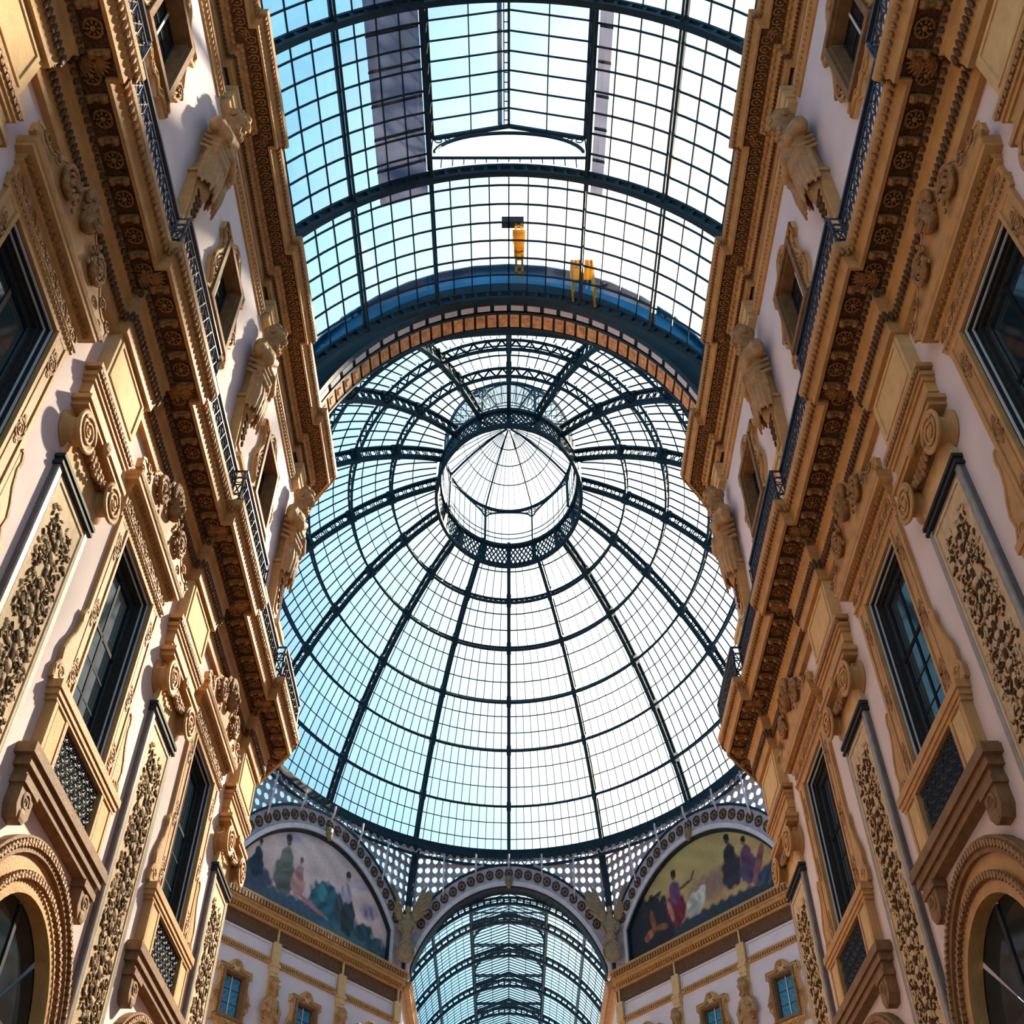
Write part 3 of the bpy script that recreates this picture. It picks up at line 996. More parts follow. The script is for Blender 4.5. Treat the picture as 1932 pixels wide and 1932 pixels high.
head_T = sc(head_shape(1.75), (1.5, 1, 1))
PNW = {
    'casing': mesh_of('casing', merge([tframe([(-.82 + a, 8.5 + a), (.82 - a, 8.5 + a), (.82 - a, 11.72 - a), (-.82 + a, 11.72 - a)], [(-.82 + b, 8.5 + b), (.82 - b, 8.5 + b), (.82 - b, 11.72 - b), (-.82 + b, 11.72 - b)], -.5, x)
                                       for a, b, x in ((0, .05, .0), (.05, .10, -.12), (.10, .15, -.24), (.15, .21, -.36))]), 'dark_wood'),
    'bead': mesh_of('casing_bead', merge([tframe([(-.82 + a, 8.5 + a), (.82 - a, 8.5 + a), (.82 - a, 11.72 - a), (-.82 + a, 11.72 - a)], [(-.82 + b, 8.5 + b), (.82 - b, 8.5 + b), (.82 - b, 11.72 - b), (-.82 + b, 11.72 - b)], x - .03, x + .015)
                                          for a, b, x in ((.03, .055, .0), (.09, .105, -.12))]), 'white_paint'),
    'sash': mesh_of('sash', merge([tbox(-.43, -.38, -.035, .035, 8.7, 11.52), tbox(-.43, -.38, -.61, .61, 10.35, 10.42)] + [tbox(-.42, -.39, -.58, .58, z, z + .03) for z in (9.3, 9.83)]), 'sash_paint'),
    'jamb': mesh_of('jamb', merge([tbox(0, .09, .82, 1.2, 8.5, 11.74), tbox(.09, .14, .82, .88, 8.5, 11.74), tbox(.09, .13, 1.12, 1.2, 8.5, 11.74), tbox(.09, .115, .93, 1.07, 8.7, 11.5)]), 'gold_stone'),
    'med': mesh_of('medallion', jamb_med(), 'carved_stone', True),
    'wing': mesh_of('scroll_wing', merge([tprism([(1.2 + y, z) for y, z in wing], 0, .14), ttube([(.15, 1.2 + y, z) for y, z in wing[1:]], .03, 5), mv(tspiral(.11, 1.5, .025), (.15, 1.36, 8.68))]), 'gold_stone'),
    'hood': mesh_of('hood', hood_sweep(1.18, hood_prof), 'gold_stone'),
    'hfrieze': mesh_of('hood_frieze', merge([mv(sc(tspiral(.11, 1.4, .03, (-1) ** k), (1, 1, 1)), (.14, -1.1 + .22 * k, 12.04)) for k in range(11)]), 'carved_stone', True),
    'hdent': mesh_of('hood_dentils', merge([mv(sc(dentil, (1.4, 1.1, 1)), (.25, -1.26 + .105 * k, 12.28)) for k in range(25)] + [mv(bead, (.17, -1.22 + .08 * k, 11.85)) for k in range(31)]), 'carved_stone'),
    'crest': mesh_of('crest', merge([tprism(CREST, .28, .46), ttube([(.46, y, z) for y, z in CREST[1:] + CREST[:1]], .035, 5)]), 'gold_stone'),
    'crest_sc': mesh_of('crest_scroll', merge([mv(sc(ttorus(.19, .045, 14, 6), (1.2, 1, 1.15)), (.22, .64, 13.22)), mv(sc(ttorus(.11, .03, 12, 5), (1.2, 1, 1.15)), (.22, .64, 13.22)), mv(tball(.06, .06, .08, 8, 5), (.22, .64, 13.22)), mv(tspiral(.10, 1.5, .025), (.22, 1.05, 13.02)), mv(tspiral(.09, 1.4, .025, -1), (.22, 1.36, 12.95))]
                                              + [mv(tball(.035, .04, .05, 6, 4), (.22, .36 + .05 * (k % 3), 13.0 + .1 * k)) for k in range(6)]), 'carved_stone', True),
    'mask': mesh_of('mask', mv(merge([head_T] + [mv(tball(.10, .06, .11, 6, 5), (.04, .24 * math.sin(a), .20 + .16 * math.cos(a))) for a in np.linspace(-1.9, 1.9, 11)]), (.36, 0, 13.44)), 'carved_stone', True),
    'rail': mesh_of('top_rail', merge([tbox(0, .36, -1.44, 1.44, 8.30, 8.38), tbox(0, .40, -1.48, 1.48, 8.38, 8.50), tbox(0, .32, -1.40, 1.40, 8.24, 8.30)]), 'gold_stone'),
    'ped': mesh_of('side_pedestal', merge([tbox(0, .28, .84, 1.36, 7.46, 8.26), tbox(.28, .31, .84, .92, 7.46, 8.26), tbox(.28, .31, 1.28, 1.36, 7.46, 8.26), tbox(.28, .31, .84, 1.36, 7.46, 7.54)]), 'gold_stone'),
    'pedp': mesh_of('pedestal_panel', tbox(.28, .295, .95, 1.25, 7.56, 8.2), 'cream_stone'),
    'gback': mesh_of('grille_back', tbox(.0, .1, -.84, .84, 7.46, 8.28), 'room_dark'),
    'grille': mesh_of('iron_grille', mv(grille(), (.2, 0, 0)), 'grille_iron'),
    'sill': mesh_of('sill_shelf', merge([tbox(0, .34, -1.5, 1.5, 7.08, 7.18), tbox(0, .42, -1.58, 1.58, 7.18, 7.30), tbox(0, .50, -1.66, 1.66, 7.30, 7.42), tbox(0, .46, -1.62, 1.62, 7.42, 7.47)]), 'umber_stone'),
    'brk': mesh_of('bracket', merge([tprism([(-.2, 7.08), (.2, 7.08), (.2, 6.72), (.1, 6.6), (-.1, 6.6), (-.2, 6.72)], 0, .34), tbox(0, .40, -.24, .24, 6.98, 7.08), mv(tspiral(.12, 1.6, .03), (.35, 0, 6.84)), mv(tball(.06, .1, .1, 8, 5), (.34, 0, 6.66))]), 'umber_stone', False),
    'pane': mesh_of('pane', tbox(-.415, -.40, -.28, .28, -.26, .26), 'window_glass'),
    'panet': mesh_of('pane', tbox(-.415, -.40, -.28, .28, -.54, .58), 'window_glass'),
    'back': mesh_of('room_shade', tbox(-.9, -.45, -.8, .8, 8.4, 11.6), 'room_dark'),
}


def nobile_window(name, y, label):
    w = thing(name, label, 'window', (WX, y, 0), 'piano nobile windows', 'structure', scale=(.5, 1, 1))
    c = obj('casing', PNW['casing'], None, w)
    obj('casing_bead', PNW['bead'], None, c)
    obj('sash', PNW['sash'], None, w)
    for s in (-1, 1):
        for z in (9.05, 9.58, 10.1):
            obj('pane', PNW['pane'], None, w).location = (0, s * .31, z)
        obj('pane', PNW['panet'], None, w).location = (0, s * .31, 10.92)
        j = obj('jamb', PNW['jamb'], None, w)
        j.scale = (1, s, 1)
        for z in (8.95, 10.0, 11.25):
            obj('medallion', PNW['med'], None, j).location = (.12, 1.0, z)
        obj('scroll_wing', PNW['wing'], None, w).scale = (1, s, 1)
        p = obj('side_pedestal', PNW['ped'], None, w)
        p.scale = (1, s, 1)
        obj('pedestal_panel', PNW['pedp'], None, p)
        obj('bracket', PNW['brk'], None, w).location = (0, s * 1.28, 0)
    h = obj('hood', PNW['hood'], None, w)
    obj('hood_frieze', PNW['hfrieze'], None, h, kind='stuff')
    obj('hood_dentils', PNW['hdent'], None, h, kind='stuff')
    c = obj('crest', PNW['crest'], None, w)
    c.location = (0, 0, -.32)
    for s in (-1, 1):
        q = obj('crest_scroll', PNW['crest_sc'], None, c)
        q.location = (.24, 0, 0)
        q.scale = (1.6, s, 1)
    obj('mask', PNW['mask'], None, c).location = (.22, 0, 0)
    obj('top_rail', PNW['rail'], None, w)
    g = obj('iron_grille', PNW['grille'], None, w)
    obj('grille_back', PNW['gback'], None, g)
    obj('sill_shelf', PNW['sill'], None, w)
    return w


for i in (1, 2, 3):
    what = {1: 'tall dark window with carved hood, cut off by the picture edge', 2: 'tall dark window with masked crest above a fully visible iron grille', 3: 'tall narrow looking window next to the corner pilaster'}[i]
    w = nobile_window('window_%d' % (6 + i), WY[i], what + ', sunlit facade')
    mirror(w, what + ', shaded facade', 'window_%d' % (9 + i))

# ------------------------------------------------------------------ shop arches below
a_n = 28
AA = np.linspace(0, PI, a_n)


def archivolt(r0, r1, x0, x1, legs=True, z0=-1.6):
    o = [(r1 * math.cos(a), ARCH_Z + r1 * math.sin(a)) for a in AA]
    i = [(r0 * math.cos(a), ARCH_Z + r0 * math.sin(a)) for a in AA]
    ts = []
    for k in range(a_n - 1):
        ts.append(tprism([i[k], o[k], o[k + 1], i[k + 1]], x0, x1))
    for s in (-1, 1):
        ts.append(tbox(x0, x1, min(s * r0, s * r1), max(s * r0, s * r1), z0, ARCH_Z))
    return merge(ts)


ARC = {
    'band': mesh_of('archivolt', archivolt(1.32, 1.72, 0, .14), 'gold_stone'),
    'outer': mesh_of('outer_moulding', archivolt(1.72, 1.92, 0, .24), 'umber_stone'),
    'inner': mesh_of('inner_moulding', archivolt(1.27, 1.40, -.12, .20), 'gold_stone'),
    'dent': mesh_of('rope_beads', merge([mv(rot(sc(dentil, (1.2, .9, .9)), 0, 'X'), (.24, r * math.cos(a), ARCH_Z + r * math.sin(a))) for r, n in ((1.83, 64), (1.47, 52)) for a in np.linspace(0, PI, n)]), 'carved_stone'),
    'frame': mesh_of('shopfront_frame', merge([tbox(-.17, -.10, -.04, .04, -1.6, 6.2), tbox(-.17, -.10, -1.3, 1.3, 4.9, 5.0)]), 'dark_wood'),
}


def fan_pane(a0, a1):
    return tprism([(0.02, ARCH_Z + .03)] + [(1.3 * math.cos(a), ARCH_Z + 1.3 * math.sin(a)) for a in np.linspace(a0, a1, 7)], -.15, -.135)


def shop_arch(y, label):
    t = thing('shop_arch', label, 'arch', (WX, y, 0), 'shop arches', scale=(.6, 1, 1))
    o = obj('archivolt', ARC['band'], None, t)
    obj('rope_beads', ARC['dent'], None, o, kind='stuff')
    obj('outer_moulding', ARC['outer'], None, t)
    obj('inner_moulding', ARC['inner'], None, t)
    obj('shopfront_frame', ARC['frame'], None, t)
    for k in range(4):
        obj('pane', fan_pane(k * PI / 4 + .03, (k + 1) * PI / 4 - .03), 'window_glass', t)
    for s in (-1, 1):
        obj('pane', tbox(-.15, -.135, min(s * .05, s * 1.3), max(s * .05, s * 1.3), -1.6, 4.9), 'window_glass', t)
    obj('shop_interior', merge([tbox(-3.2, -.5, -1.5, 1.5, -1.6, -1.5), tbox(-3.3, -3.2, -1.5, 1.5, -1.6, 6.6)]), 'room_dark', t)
    return t


for i in (2, 3):
    what = {2: 'large dark shop arch with rope moulding at the bottom edge', 3: 'small slice of a shop arch beside the corner pilaster'}[i]
    a = shop_arch(WY[i], what + ', sunlit facade')
    mirror(a, what + ', shaded facade')

# ------------------------------------------------------------------ octagon under the dome
HS = OCT_A * math.tan(PI / 8)          # half side


def ow(th, t):
    """template (x = inward from the wall plane, y = along the wall, z) on the octagon side whose outward direction is th from +y"""
    V = t[0]
    n = (math.sin(th), math.cos(th))
    u = (math.cos(th), -math.sin(th))
    X = (n[0] * (OCT_A - V[:, 0]) + u[0] * V[:, 1]) * SX
    Y = OCT_Y + n[1] * (OCT_A - V[:, 0]) + u[1] * V[:, 1]
    return np.stack([X, Y, V[:, 2]], 1), t[1]


ARC_R, ARC_C = 7.7, 21.35               # arches of the octagon
SPR = 24.1


def arch_curve(r, n=36, smax=6.15):
    """points (s, z) of an arch of radius r springing at SPR"""
    lim = smax + (r - ARC_R)
    a = math.asin(min(1, lim / r))
    pts = [(r * math.sin(t), ARC_C + r * math.cos(t)) for t in np.linspace(-a, a, n)]
    return [(pts[0][0], SPR)] + pts + [(pts[-1][0], SPR)]


def arch_band(r0, r1, x0, x1, n=36, smax=6.15):
    a, b = arch_curve(r0, n, smax), arch_curve(r1, n, smax)
    ts = []
    for i in range(len(a) - 1):
        ts.append(tprism([a[i], b[i], b[i + 1], a[i + 1]], x0, x1))
    return merge(ts)


TH = -PI / 4
rng = np.random.default_rng(3)

wb = thing('wall_back_left', 'pink plaster wall of the octagon below the blue and pink painting', 'wall', kind='structure')
obj('plaster_face', ow(TH, tbox(-.5, 0, -HS, HS, -1.6, 24.0)), 'plaster', wb)
for s0, s1 in ((-7.4, -7.15), (-2.72, -2.28), (2.28, 2.72), (6.9, 7.4)):
    obj('pier_strip', ow(TH, tbox(0, .12, s0, s1, 16.0, 22.6)), 'cream_stone', wb)
for a, b in ((-7.1, -2.8), (-2.2, 2.2), (2.8, 6.85)):
    obj('panel_moulding', ow(TH, merge([tframe([(a, 21.82), (b, 21.82), (b, 22.55), (a, 22.55)], [(a + .1, 21.92), (b - .1, 21.92), (b - .1, 22.45), (a + .1, 22.45)], 0, .07)])), 'pale_trim', wb)
mirror(wb, 'pink plaster wall of the octagon below the yellow sky painting', 'wall_back_right')

oc = thing('trim_7', 'dentilled cornice with brown frieze under the blue and pink painting', 'cornice', kind='structure')
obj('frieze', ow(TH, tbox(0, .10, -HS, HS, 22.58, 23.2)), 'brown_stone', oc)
obj('corona', ow(TH, merge([tbox(0, .22, -HS, HS, 23.2, 23.32), tbox(0, .5, -HS, HS, 23.45, 23.62), tbox(0, .58, -HS, HS, 23.62, 23.72), tbox(0, .66, -HS, HS, 23.98, 24.1)])), 'gold_stone', oc)
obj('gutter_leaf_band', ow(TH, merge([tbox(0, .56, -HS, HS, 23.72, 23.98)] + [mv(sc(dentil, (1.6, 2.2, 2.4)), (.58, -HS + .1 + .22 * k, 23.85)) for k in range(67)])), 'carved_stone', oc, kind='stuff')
obj('dentil_band', ow(TH, merge([mv(sc(dentil, (2, 1.8, 1.2)), (.26, -HS + .1 + .2 * k, 23.38)) for k in range(74)])), 'gold_stone', oc, kind='stuff')
for a, b in ((-7.1, -2.85), (-2.15, 2.15), (2.85, 6.85)):
    obj('string_moulding', ow(TH, merge([tbox(0, .10, a, b, 21.55, 21.62), tbox(0, .16, a, b, 21.74, 21.82)] + [mv(sc(dentil, (1.4, 1.5, 1.1)), (.08, a + .08 + .16 * k, 21.68)) for k in range(int((b - a) / .16))])), 'gold_stone', oc)
for s0 in (-7.2, -2.5, 2.5, 7.15):
    obj('frieze_pier', ow(TH, merge([tbox(0, .3, s0 - .26, s0 + .26, 21.6, 22.55), tbox(0, .22, s0 - .05, s0 + .05, 22.55, 23.3)])), 'cream_stone', oc)
mirror(oc, 'dentilled cornice with brown frieze under the yellow sky painting', 'trim_8')

# windows and caryatids of the octagon
WROT = math.atan2(10.55, 7.9) - PI / 2 + 0.0
face = math.atan2(-math.cos(TH), -math.sin(TH) * SX / SX)


def oct_loc(s, out, z):
    v, _ = ow(TH, (np.array([[out, s, z]]), []))
    return tuple(v[0])


_p0, _p1 = np.array(oct_loc(-1, 0, 0)), np.array(oct_loc(1, 0, 0))
_tan = (_p1 - _p0)[:2]
_tan /= np.linalg.norm(_tan)
# local +y of a wall thing follows the wall, local +x points into the hall
FACE = math.atan2(-_tan[0], _tan[1]) if True else 0
_inw = np.array([math.cos(FACE), math.sin(FACE)])
if _inw @ (np.array([0, OCT_Y]) - _p0[:2]) < 0:
    FACE += PI
for s, nm, gl in ((-5.0, 'partly hidden octagon window with blue curtain, behind the corner pilaster', 'blue_curtain'), (0.0, 'middle octagon window with blue drapes', 'blue_curtain'), (5.0, 'octagon window top nearest the far arcade', 'window_glass')):
    k = {-5.0: 13, 0.0: 15, 5.0: 17}[s]
    a = attic_window('window_%d' % k, oct_loc(s, .2, 19.45), FACE, nm + ', under the blue and pink painting', 'octagon windows', gl, 0.95)
    mirror(a, nm + ', under the yellow sky painting', 'window_%d' % (k + 1))
for s, nm in ((-2.5, 'octagon caryatid farther from the far arcade'), (2.5, 'octagon caryatid nearer to the far arcade')):
    a = caryatid(oct_loc(s, 0.05, 16.75), FACE, nm + ', under the blue and pink painting', 'octagon caryatids', 0.88)
    mirror(a, nm + ', under the yellow sky painting')

# ---- painted lunettes
LR = ARC_R - 0.10


def blob(P, c, r, ang=0.0):
    d = P - np.array(c)
    ca, sa = math.cos(ang), math.sin(ang)
    x = d[..., 0] * ca + d[..., 1] * sa
    y = -d[..., 0] * sa + d[..., 1] * ca
    return (x / r[0]) ** 2 + (y / r[1]) ** 2


def paint(P, base_top, base_bot, figures, noise):
    s, z = P[..., 0], P[..., 1]
    k = np.clip((z - 24.1) / 5, 0, 1)[..., None]
    C = np.array(base_bot) * (1 - k) + np.array(base_top) * k
    C = C * (1 + 0.16 * (np.sin(s * 2.1 + 1.3 * np.sin(z * 2.7)) * np.sin(z * 3.1 + s))[..., None])
    for c, r, ang, col, soft in figures:
        b = blob(P, c, r, ang)
        n = 0.18 * np.sin(P[..., 0] * 9 + c[0] * 7) * np.sin(P[..., 1] * 8 + c[1] * 5)
        w = np.clip((1 + n - b) / soft, 0, 1)[..., None]
        fold = 1 + (.38 if r[0] < 1.8 else .08) * np.sin((P[..., 0] * math.cos(c[0] * 3) + P[..., 1] * .5) * 11 + c[1] * 9) * np.sin(P[..., 1] * 3 + c[0])
        C = C * (1 - w) + np.array(col) * fold[..., None] * w
    C = C * (1 + noise * (rng.random(C.shape[:2])[..., None] - .5))
    return np.clip(C, 0, 1)


def lunette(figs, top, bot):
    nu, nv = 210, 90
    a = math.asin(6.05 / LR)
    V, F, C = [], [], []
    U = np.linspace(-6.05, 6.05, nu)
    topz = ARC_C + np.sqrt(LR ** 2 - U ** 2)
    T_ = np.linspace(0, 1, nv)
    S = np.tile(U, (nv, 1))
    Z = 24.05 + T_[:, None] * (topz[None, :] - 24.05)
    P = np.stack([S, Z], -1)
    C = paint(P, top, bot, figs, .22)
    V = np.stack([np.full_like(S, .02), S, Z], -1).reshape(-1, 3)
    F = [(j * nu + i, j * nu + i + 1, (j + 1) * nu + i + 1, (j + 1) * nu + i) for j in range(nv - 1) for i in range(nu - 1)]
    # a real panel: back face and rim
    nb = len(V)
    edge = [i for i in range(nu)] + [j * nu + nu - 1 for j in range(1, nv)] + [(nv - 1) * nu + i for i in range(nu - 2, -1, -1)] + [j * nu for j in range(nv - 2, 0, -1)]
    B = V[edge].copy()
    B[:, 0] = -.2
    V2 = np.concatenate([V, B])
    m = len(edge)
    F += [(edge[i], nb + i, nb + (i + 1) % m, edge[(i + 1) % m]) for i in range(m)] + [tuple(nb + i for i in range(m))]
    C2 = np.concatenate([C.reshape(-1, 3), C.reshape(-1, 3)[edge]])
    return (V2, F), C2


def lunette_obj(label, figs, top, bot, th):
    figs = [((c[0], c[1] + .5), r, a, col, so) for c, r, a, col, so in figs]
    t, C = lunette(figs, top, bot)
    o = obj('lunette_painting', ow(th, t), 'fresco_paint')
    ca = o.data.color_attributes.new('paint', 'FLOAT_COLOR', 'POINT')
    buf = np.ones((len(C), 4), np.float32)
    buf[:, :3] = C
    ca.data.foreach_set('color', buf.ravel())
    return tag(o, label, 'painting', 'lunette paintings')


def person_fig(s, z, h, robe, skin, hair, lean=0.0, skirt=None):
    k = h
    sk = skirt or robe
    return [((s - lean * .2, z + .28 * k), (.30 * k, .34 * k), lean, sk, .35), ((s, z + .58 * k), (.17 * k, .24 * k), lean * .6, robe, .35),
            ((s + lean * .12, z + .90 * k), (.075 * k, .095 * k), 0, skin, .3), ((s + lean * .12, z + .95 * k), (.08 * k, .07 * k), 0, hair, .3)]


teal, dteal, pinkish, lilac = (.03, .13, .17), (.02, .05, .08), (.42, .24, .23), (.30, .22, .32)
figsL = [((0, 23.9), (9, .95), 0, (.07, .11, .15), .4), ((2.5, 24.2), (2.6, 1.0), .1, (.07, .16, .18), .6), ((-5, 24.8), (1.8, .7), 0, (.06, .08, .13), .5), ((3.6, 27.2), (1.6, .35), .3, (.45, .36, .42), 1.0),
         ((-1.2, 28.2), (2.4, .4), .1, (.60, .48, .42), 1.0), ((-2.6, 27.6), (1.0, .3), 0, (.42, .38, .48), 1.0), ((4.2, 25.9), (.9, .5), .2, (.28, .22, .30), .9)]
figsL += person_fig(-4.7, 24.7, 1.9, dteal, (.3, .17, .12), (.03, .02, .02), .2)
figsL += person_fig(-2.7, 24.6, 3.0, (.20, .21, .15), (.25, .14, .09), (.05, .03, .02), -.1, (.13, .14, .12))
figsL += person_fig(-1.6, 24.8, 2.0, (.50, .26, .22), (.5, .3, .22), (.15, .07, .03), .2)
figsL += [((.7, 25.2), (1.45, 1.15), 0, teal, .25), ((.3, 25.6), (.5, .5), .3, (.06, .24, .27), .6), ((-.4, 24.7), (1.6, .14), -.2, (.5, .2, .2), .5)]
figsL += person_fig(2.2, 24.5, 2.9, (.50, .40, .45), (.5, .33, .26), (.05, .03, .03), .25, (.05, .07, .08))
figsL += [((2.5, 25.0), (.65, .95), 0, (.03, .05, .06), .3), ((3.9, 24.7), (.9, .5), .3, (.03, .08, .09), .4), ((4.9, 24.4), (.9, .4), .4, (.04, .1, .11), .5)]
figsR = [((0, 23.8), (9, .85), 0, (.03, .045, .06), .4), ((-4.2, 24.9), (2.3, 1.9), 0, (.02, .022, .026), .25), ((-4.3, 26.4), (1.5, .12), .18, (.015, .015, .02), .3), ((-3.9, 25.3), (.22, .75), .2, (.30, .09, .03), .5),
         ((-4.3, 24.7), (.5, .28), .3, (.36, .12, .05), .5), ((-3.2, 24.8), (.55, .2), -.2, (.26, .09, .04), .5), ((1.0, 25.6), (2.4, .9), 0, (.26, .16, .11), .9), ((-5.0, 27.2), (.4, 1.6), .3, (.03, .03, .03), .3)]
figsR += person_fig(-1.9, 24.5, 2.9, (.14, .05, .12), (.12, .05, .03), (.02, .012, .01), .15, (.17, .015, .03))
figsR += [((-1.0, 26.3), (.75, .10), .15, (.14, .07, .04), .3), ((-.35, 26.6), (.30, .08), .9, (.14, .07, .04), .3), ((-2.4, 25.4), (.2, .8), .3, (.45, .2, .12), .5)]
figsR += [((-.35, 25.1), (.85, .62), .25, (.52, .47, .38), .3), ((.15, 25.5), (.5, .3), .6, (.6, .55, .45), .4), ((-.6, 24.8), (.5, .35), 0, (.4, .37, .30), .4)]
figsR += person_fig(2.6, 24.9, 2.8, (.02, .02, .025), (.05, .025, .015), (.008, .008, .008), -.2, (.03, .025, .03))
figsR += person_fig(3.8, 24.7, 2.4, (.12, .04, .09), (.2, .1, .06), (.02, .01, .01), -.3, (.08, .05, .10))
figsR += [((4.6, 25.4), (.3, 1.2), -.5, (.24, .08, .08), .4), ((5.2, 24.7), (1.1, .5), .2, (.04, .06, .09), .5)]
lunette_obj('semicircular painting of robed figures under a pale pink sky with a teal mound', figsL, (.76, .60, .53), (.78, .49, .43), -PI / 4)
lunette_obj('semicircular painting of dark robed figures under a golden yellow sky', figsR, (.44, .35, .12), (.54, .30, .12), PI / 4)

# ---- arches, spandrel lattice and corner posts
ROS2 = merge([ttorus(.24, .07, 12, 5, 'X'), tball(.08, .12, .12, 8, 5)])


def octagon_arch(label, th, smax=6.15):
    t = thing('octagon_arch', label, 'arch', group='arches carrying the dome')
    obj('archivolt', ow(th, arch_band(ARC_R, ARC_R + 1.05, -.1, .34, smax=smax)), 'arch_lilac', t)
    obj('inner_moulding', ow(th, arch_band(ARC_R - .16, ARC_R + .08, -.6, .42, smax=smax)), 'pale_trim', t)
    obj('dark_fillet', ow(th, arch_band(ARC_R - .26, ARC_R - .15, -.5, .30, smax=smax)), 'teal_iron', t)
    obj('outer_moulding', ow(th, arch_band(ARC_R + 1.0, ARC_R + 1.12, -.1, .42, smax=smax)), 'teal_iron', t)
    r = ARC_R + .55
    a = math.asin(6.5 / r)
    n = 21
    for k in range(n):
        q = -a + 2 * a * (k + .5) / n
        obj('rosette', ow(th, mv(ROS2, (.36, r * math.sin(q), ARC_C + r * math.cos(q)))), 'dark_relief', t, True)
    for q in (-.62, -.3, 0, .3, .62):
        c = (r * math.sin(q), ARC_C + (r + .1) * math.cos(q))
        z1 = 30.5
        obj('iron_bracket', ow(th, ttube([(.4, c[0], c[1] + .1), (.75, c[0] * 1.0, (c[1] + z1) / 2), (.85, c[0], max(z1, c[1] + .5))], .07, 6)), 'pale_trim', t, True)
    m = obj('keystone', ow(th, merge([mv(sc(head_shape(2.2), (.8, 1, 1)), (.5, 0, ARC_C + ARC_R - .05)), tbox(.3, .5, -.25, .25, ARC_C + ARC_R - .1, ARC_C + ARC_R + .35)])), 'bronze', t, True)
    return t


octagon_arch('studded arch framing the blue and pink painting', -PI / 4)
octagon_arch('studded arch framing the yellow sky painting', PI / 4)
octagon_arch('studded arch opening into the far glazed arcade', 0.0, 7.05)


def lattice(s0, s1, z0, z1, c=.56):
    ts = []
    hole = [(c * .36 * math.cos(a), c * .36 * math.sin(a)) for a in np.linspace(0, 2 * PI, 8, endpoint=False)]
    sq = [ray_to_rect(p, c / 2, c / 2) for p in hole]
    ns, nz = int((s1 - s0) / c), int((z1 - z0) / c) + 1
    for i in range(ns + 1):
        for j in range(nz):
            y, z = s0 + (i + .5) * c, z0 + (j + .5) * c
            if math.hypot(y, z - ARC_C) < ARC_R + .9 or y > s1 or z > z1:
                continue
            ts.append(tframe([(y + a, z + b) for a, b in sq], [(y + a, z + b) for a, b in hole], .0, .10))
    return merge(ts)


sl = thing('spandrel_lattice', 'pierced iron lattice in the corner beside the blue and pink painting', 'lattice')
for th, a, b in ((-PI / 4, 2.0, HS), (0.0, -HS, -2.0)):
    obj('pierced_plate', ow(th, lattice(a, b, 24.6, 31.0)), 'arch_lilac', sl, kind='stuff')
mirror(sl, 'pierced iron lattice in the corner beside the yellow sky painting')
sl2 = thing('spandrel_lattice', 'pierced iron lattice behind the end of the sunlit facade', 'lattice')
obj('pierced_plate', ow(-PI / 4, lattice(-HS, -2.0, 24.6, 31.0)), 'arch_lilac', sl2, kind='stuff')
mirror(sl2, 'pierced iron lattice behind the end of the shaded facade')

corner = np.array(ow(0, (np.array([[.25, -HS + .1, 0]]), []))[0][0])
cpst = obj('corner_post', ttube([(corner[0] + .35, corner[1] - .3, 31.3), (corner[0] + .12, corner[1] - .1, 29), (corner[0], corner[1], 26.4), (corner[0], corner[1], 24.1)], [.22, .2, .17, .14], 8), 'teal_iron')
tag(cpst, 'dark iron post rising to the dome beside the blue and pink painting', 'post', 'corner posts of the octagon')
mirror(cpst, 'dark iron post rising to the dome beside the yellow sky painting')

# ---- winged figures at the springing of the arches


def winged_figure(label):
    t = thing('winged_statue', label, 'statue', (corner[0] + .1, corner[1] - .75, 24.1), 'winged statues', rotz=-PI / 2 + .2, scale=(1.1, 1.25, 1.08))
    body = skin_mesh('w', [(.1, 0, 1.3), (.12, 0, 1.75), (.14, 0, 2.15), (.16, 0, 2.4), (.2, 0, 2.62), (.12, .28, 2.1), (.3, .34, 1.75), (.38, .2, 1.5), (.12, -.28, 2.1), (.3, -.34, 1.75), (.38, -.2, 1.5), (.1, .02, .8), (.05, 0, .35)],
                     [(0, 1), (1, 2), (2, 3), (3, 4), (2, 5), (5, 6), (6, 7), (2, 8), (8, 9), (9, 10), (0, 11), (11, 12)], [.24, .26, .24, .11, .17, .11, .09, .06, .11, .09, .06, .26, .2], 'bronze', 2)
    obj('body', body, 'bronze', t, True)
    hd = obj('head', head_shape(1.2), 'bronze', t, True)
    hd.location = (.2, 0, 2.72)
    sh = obj('shield', merge([mv(sc(tball(.10, .34, .48, 14, 8), 1), (.32, 0, .62)), mv(sc(ttorus(.36, .05, 18, 6), (1, 1, 1.4)), (.34, 0, .62))]), 'bronze', t, True)
    for s in (-1, 1):
        w = obj('wing', mv(sc(tball(.08, .3, .95, 10, 8), 1), (0, s * .05, 0)), 'bronze', t, True)
        w.location = (-.02, s * .55, 3.1)
        w.rotation_euler = (-s * .42, 0, 0)
        for k in range(6):
            f = obj('feather', tball(.04, .09, .55 - .05 * k, 6, 6), 'bronze', w, True)
            f.location = (.06, s * (-.22 + .1 * k), .55 - .17 * k)
            f.rotation_euler = (-s * .12 * k, 0, 0)
    return t


wf = winged_figure('bronze winged figure with shield beside the blue and pink painting')
mirror(wf, 'bronze winged figure with shield beside the yellow sky painting')

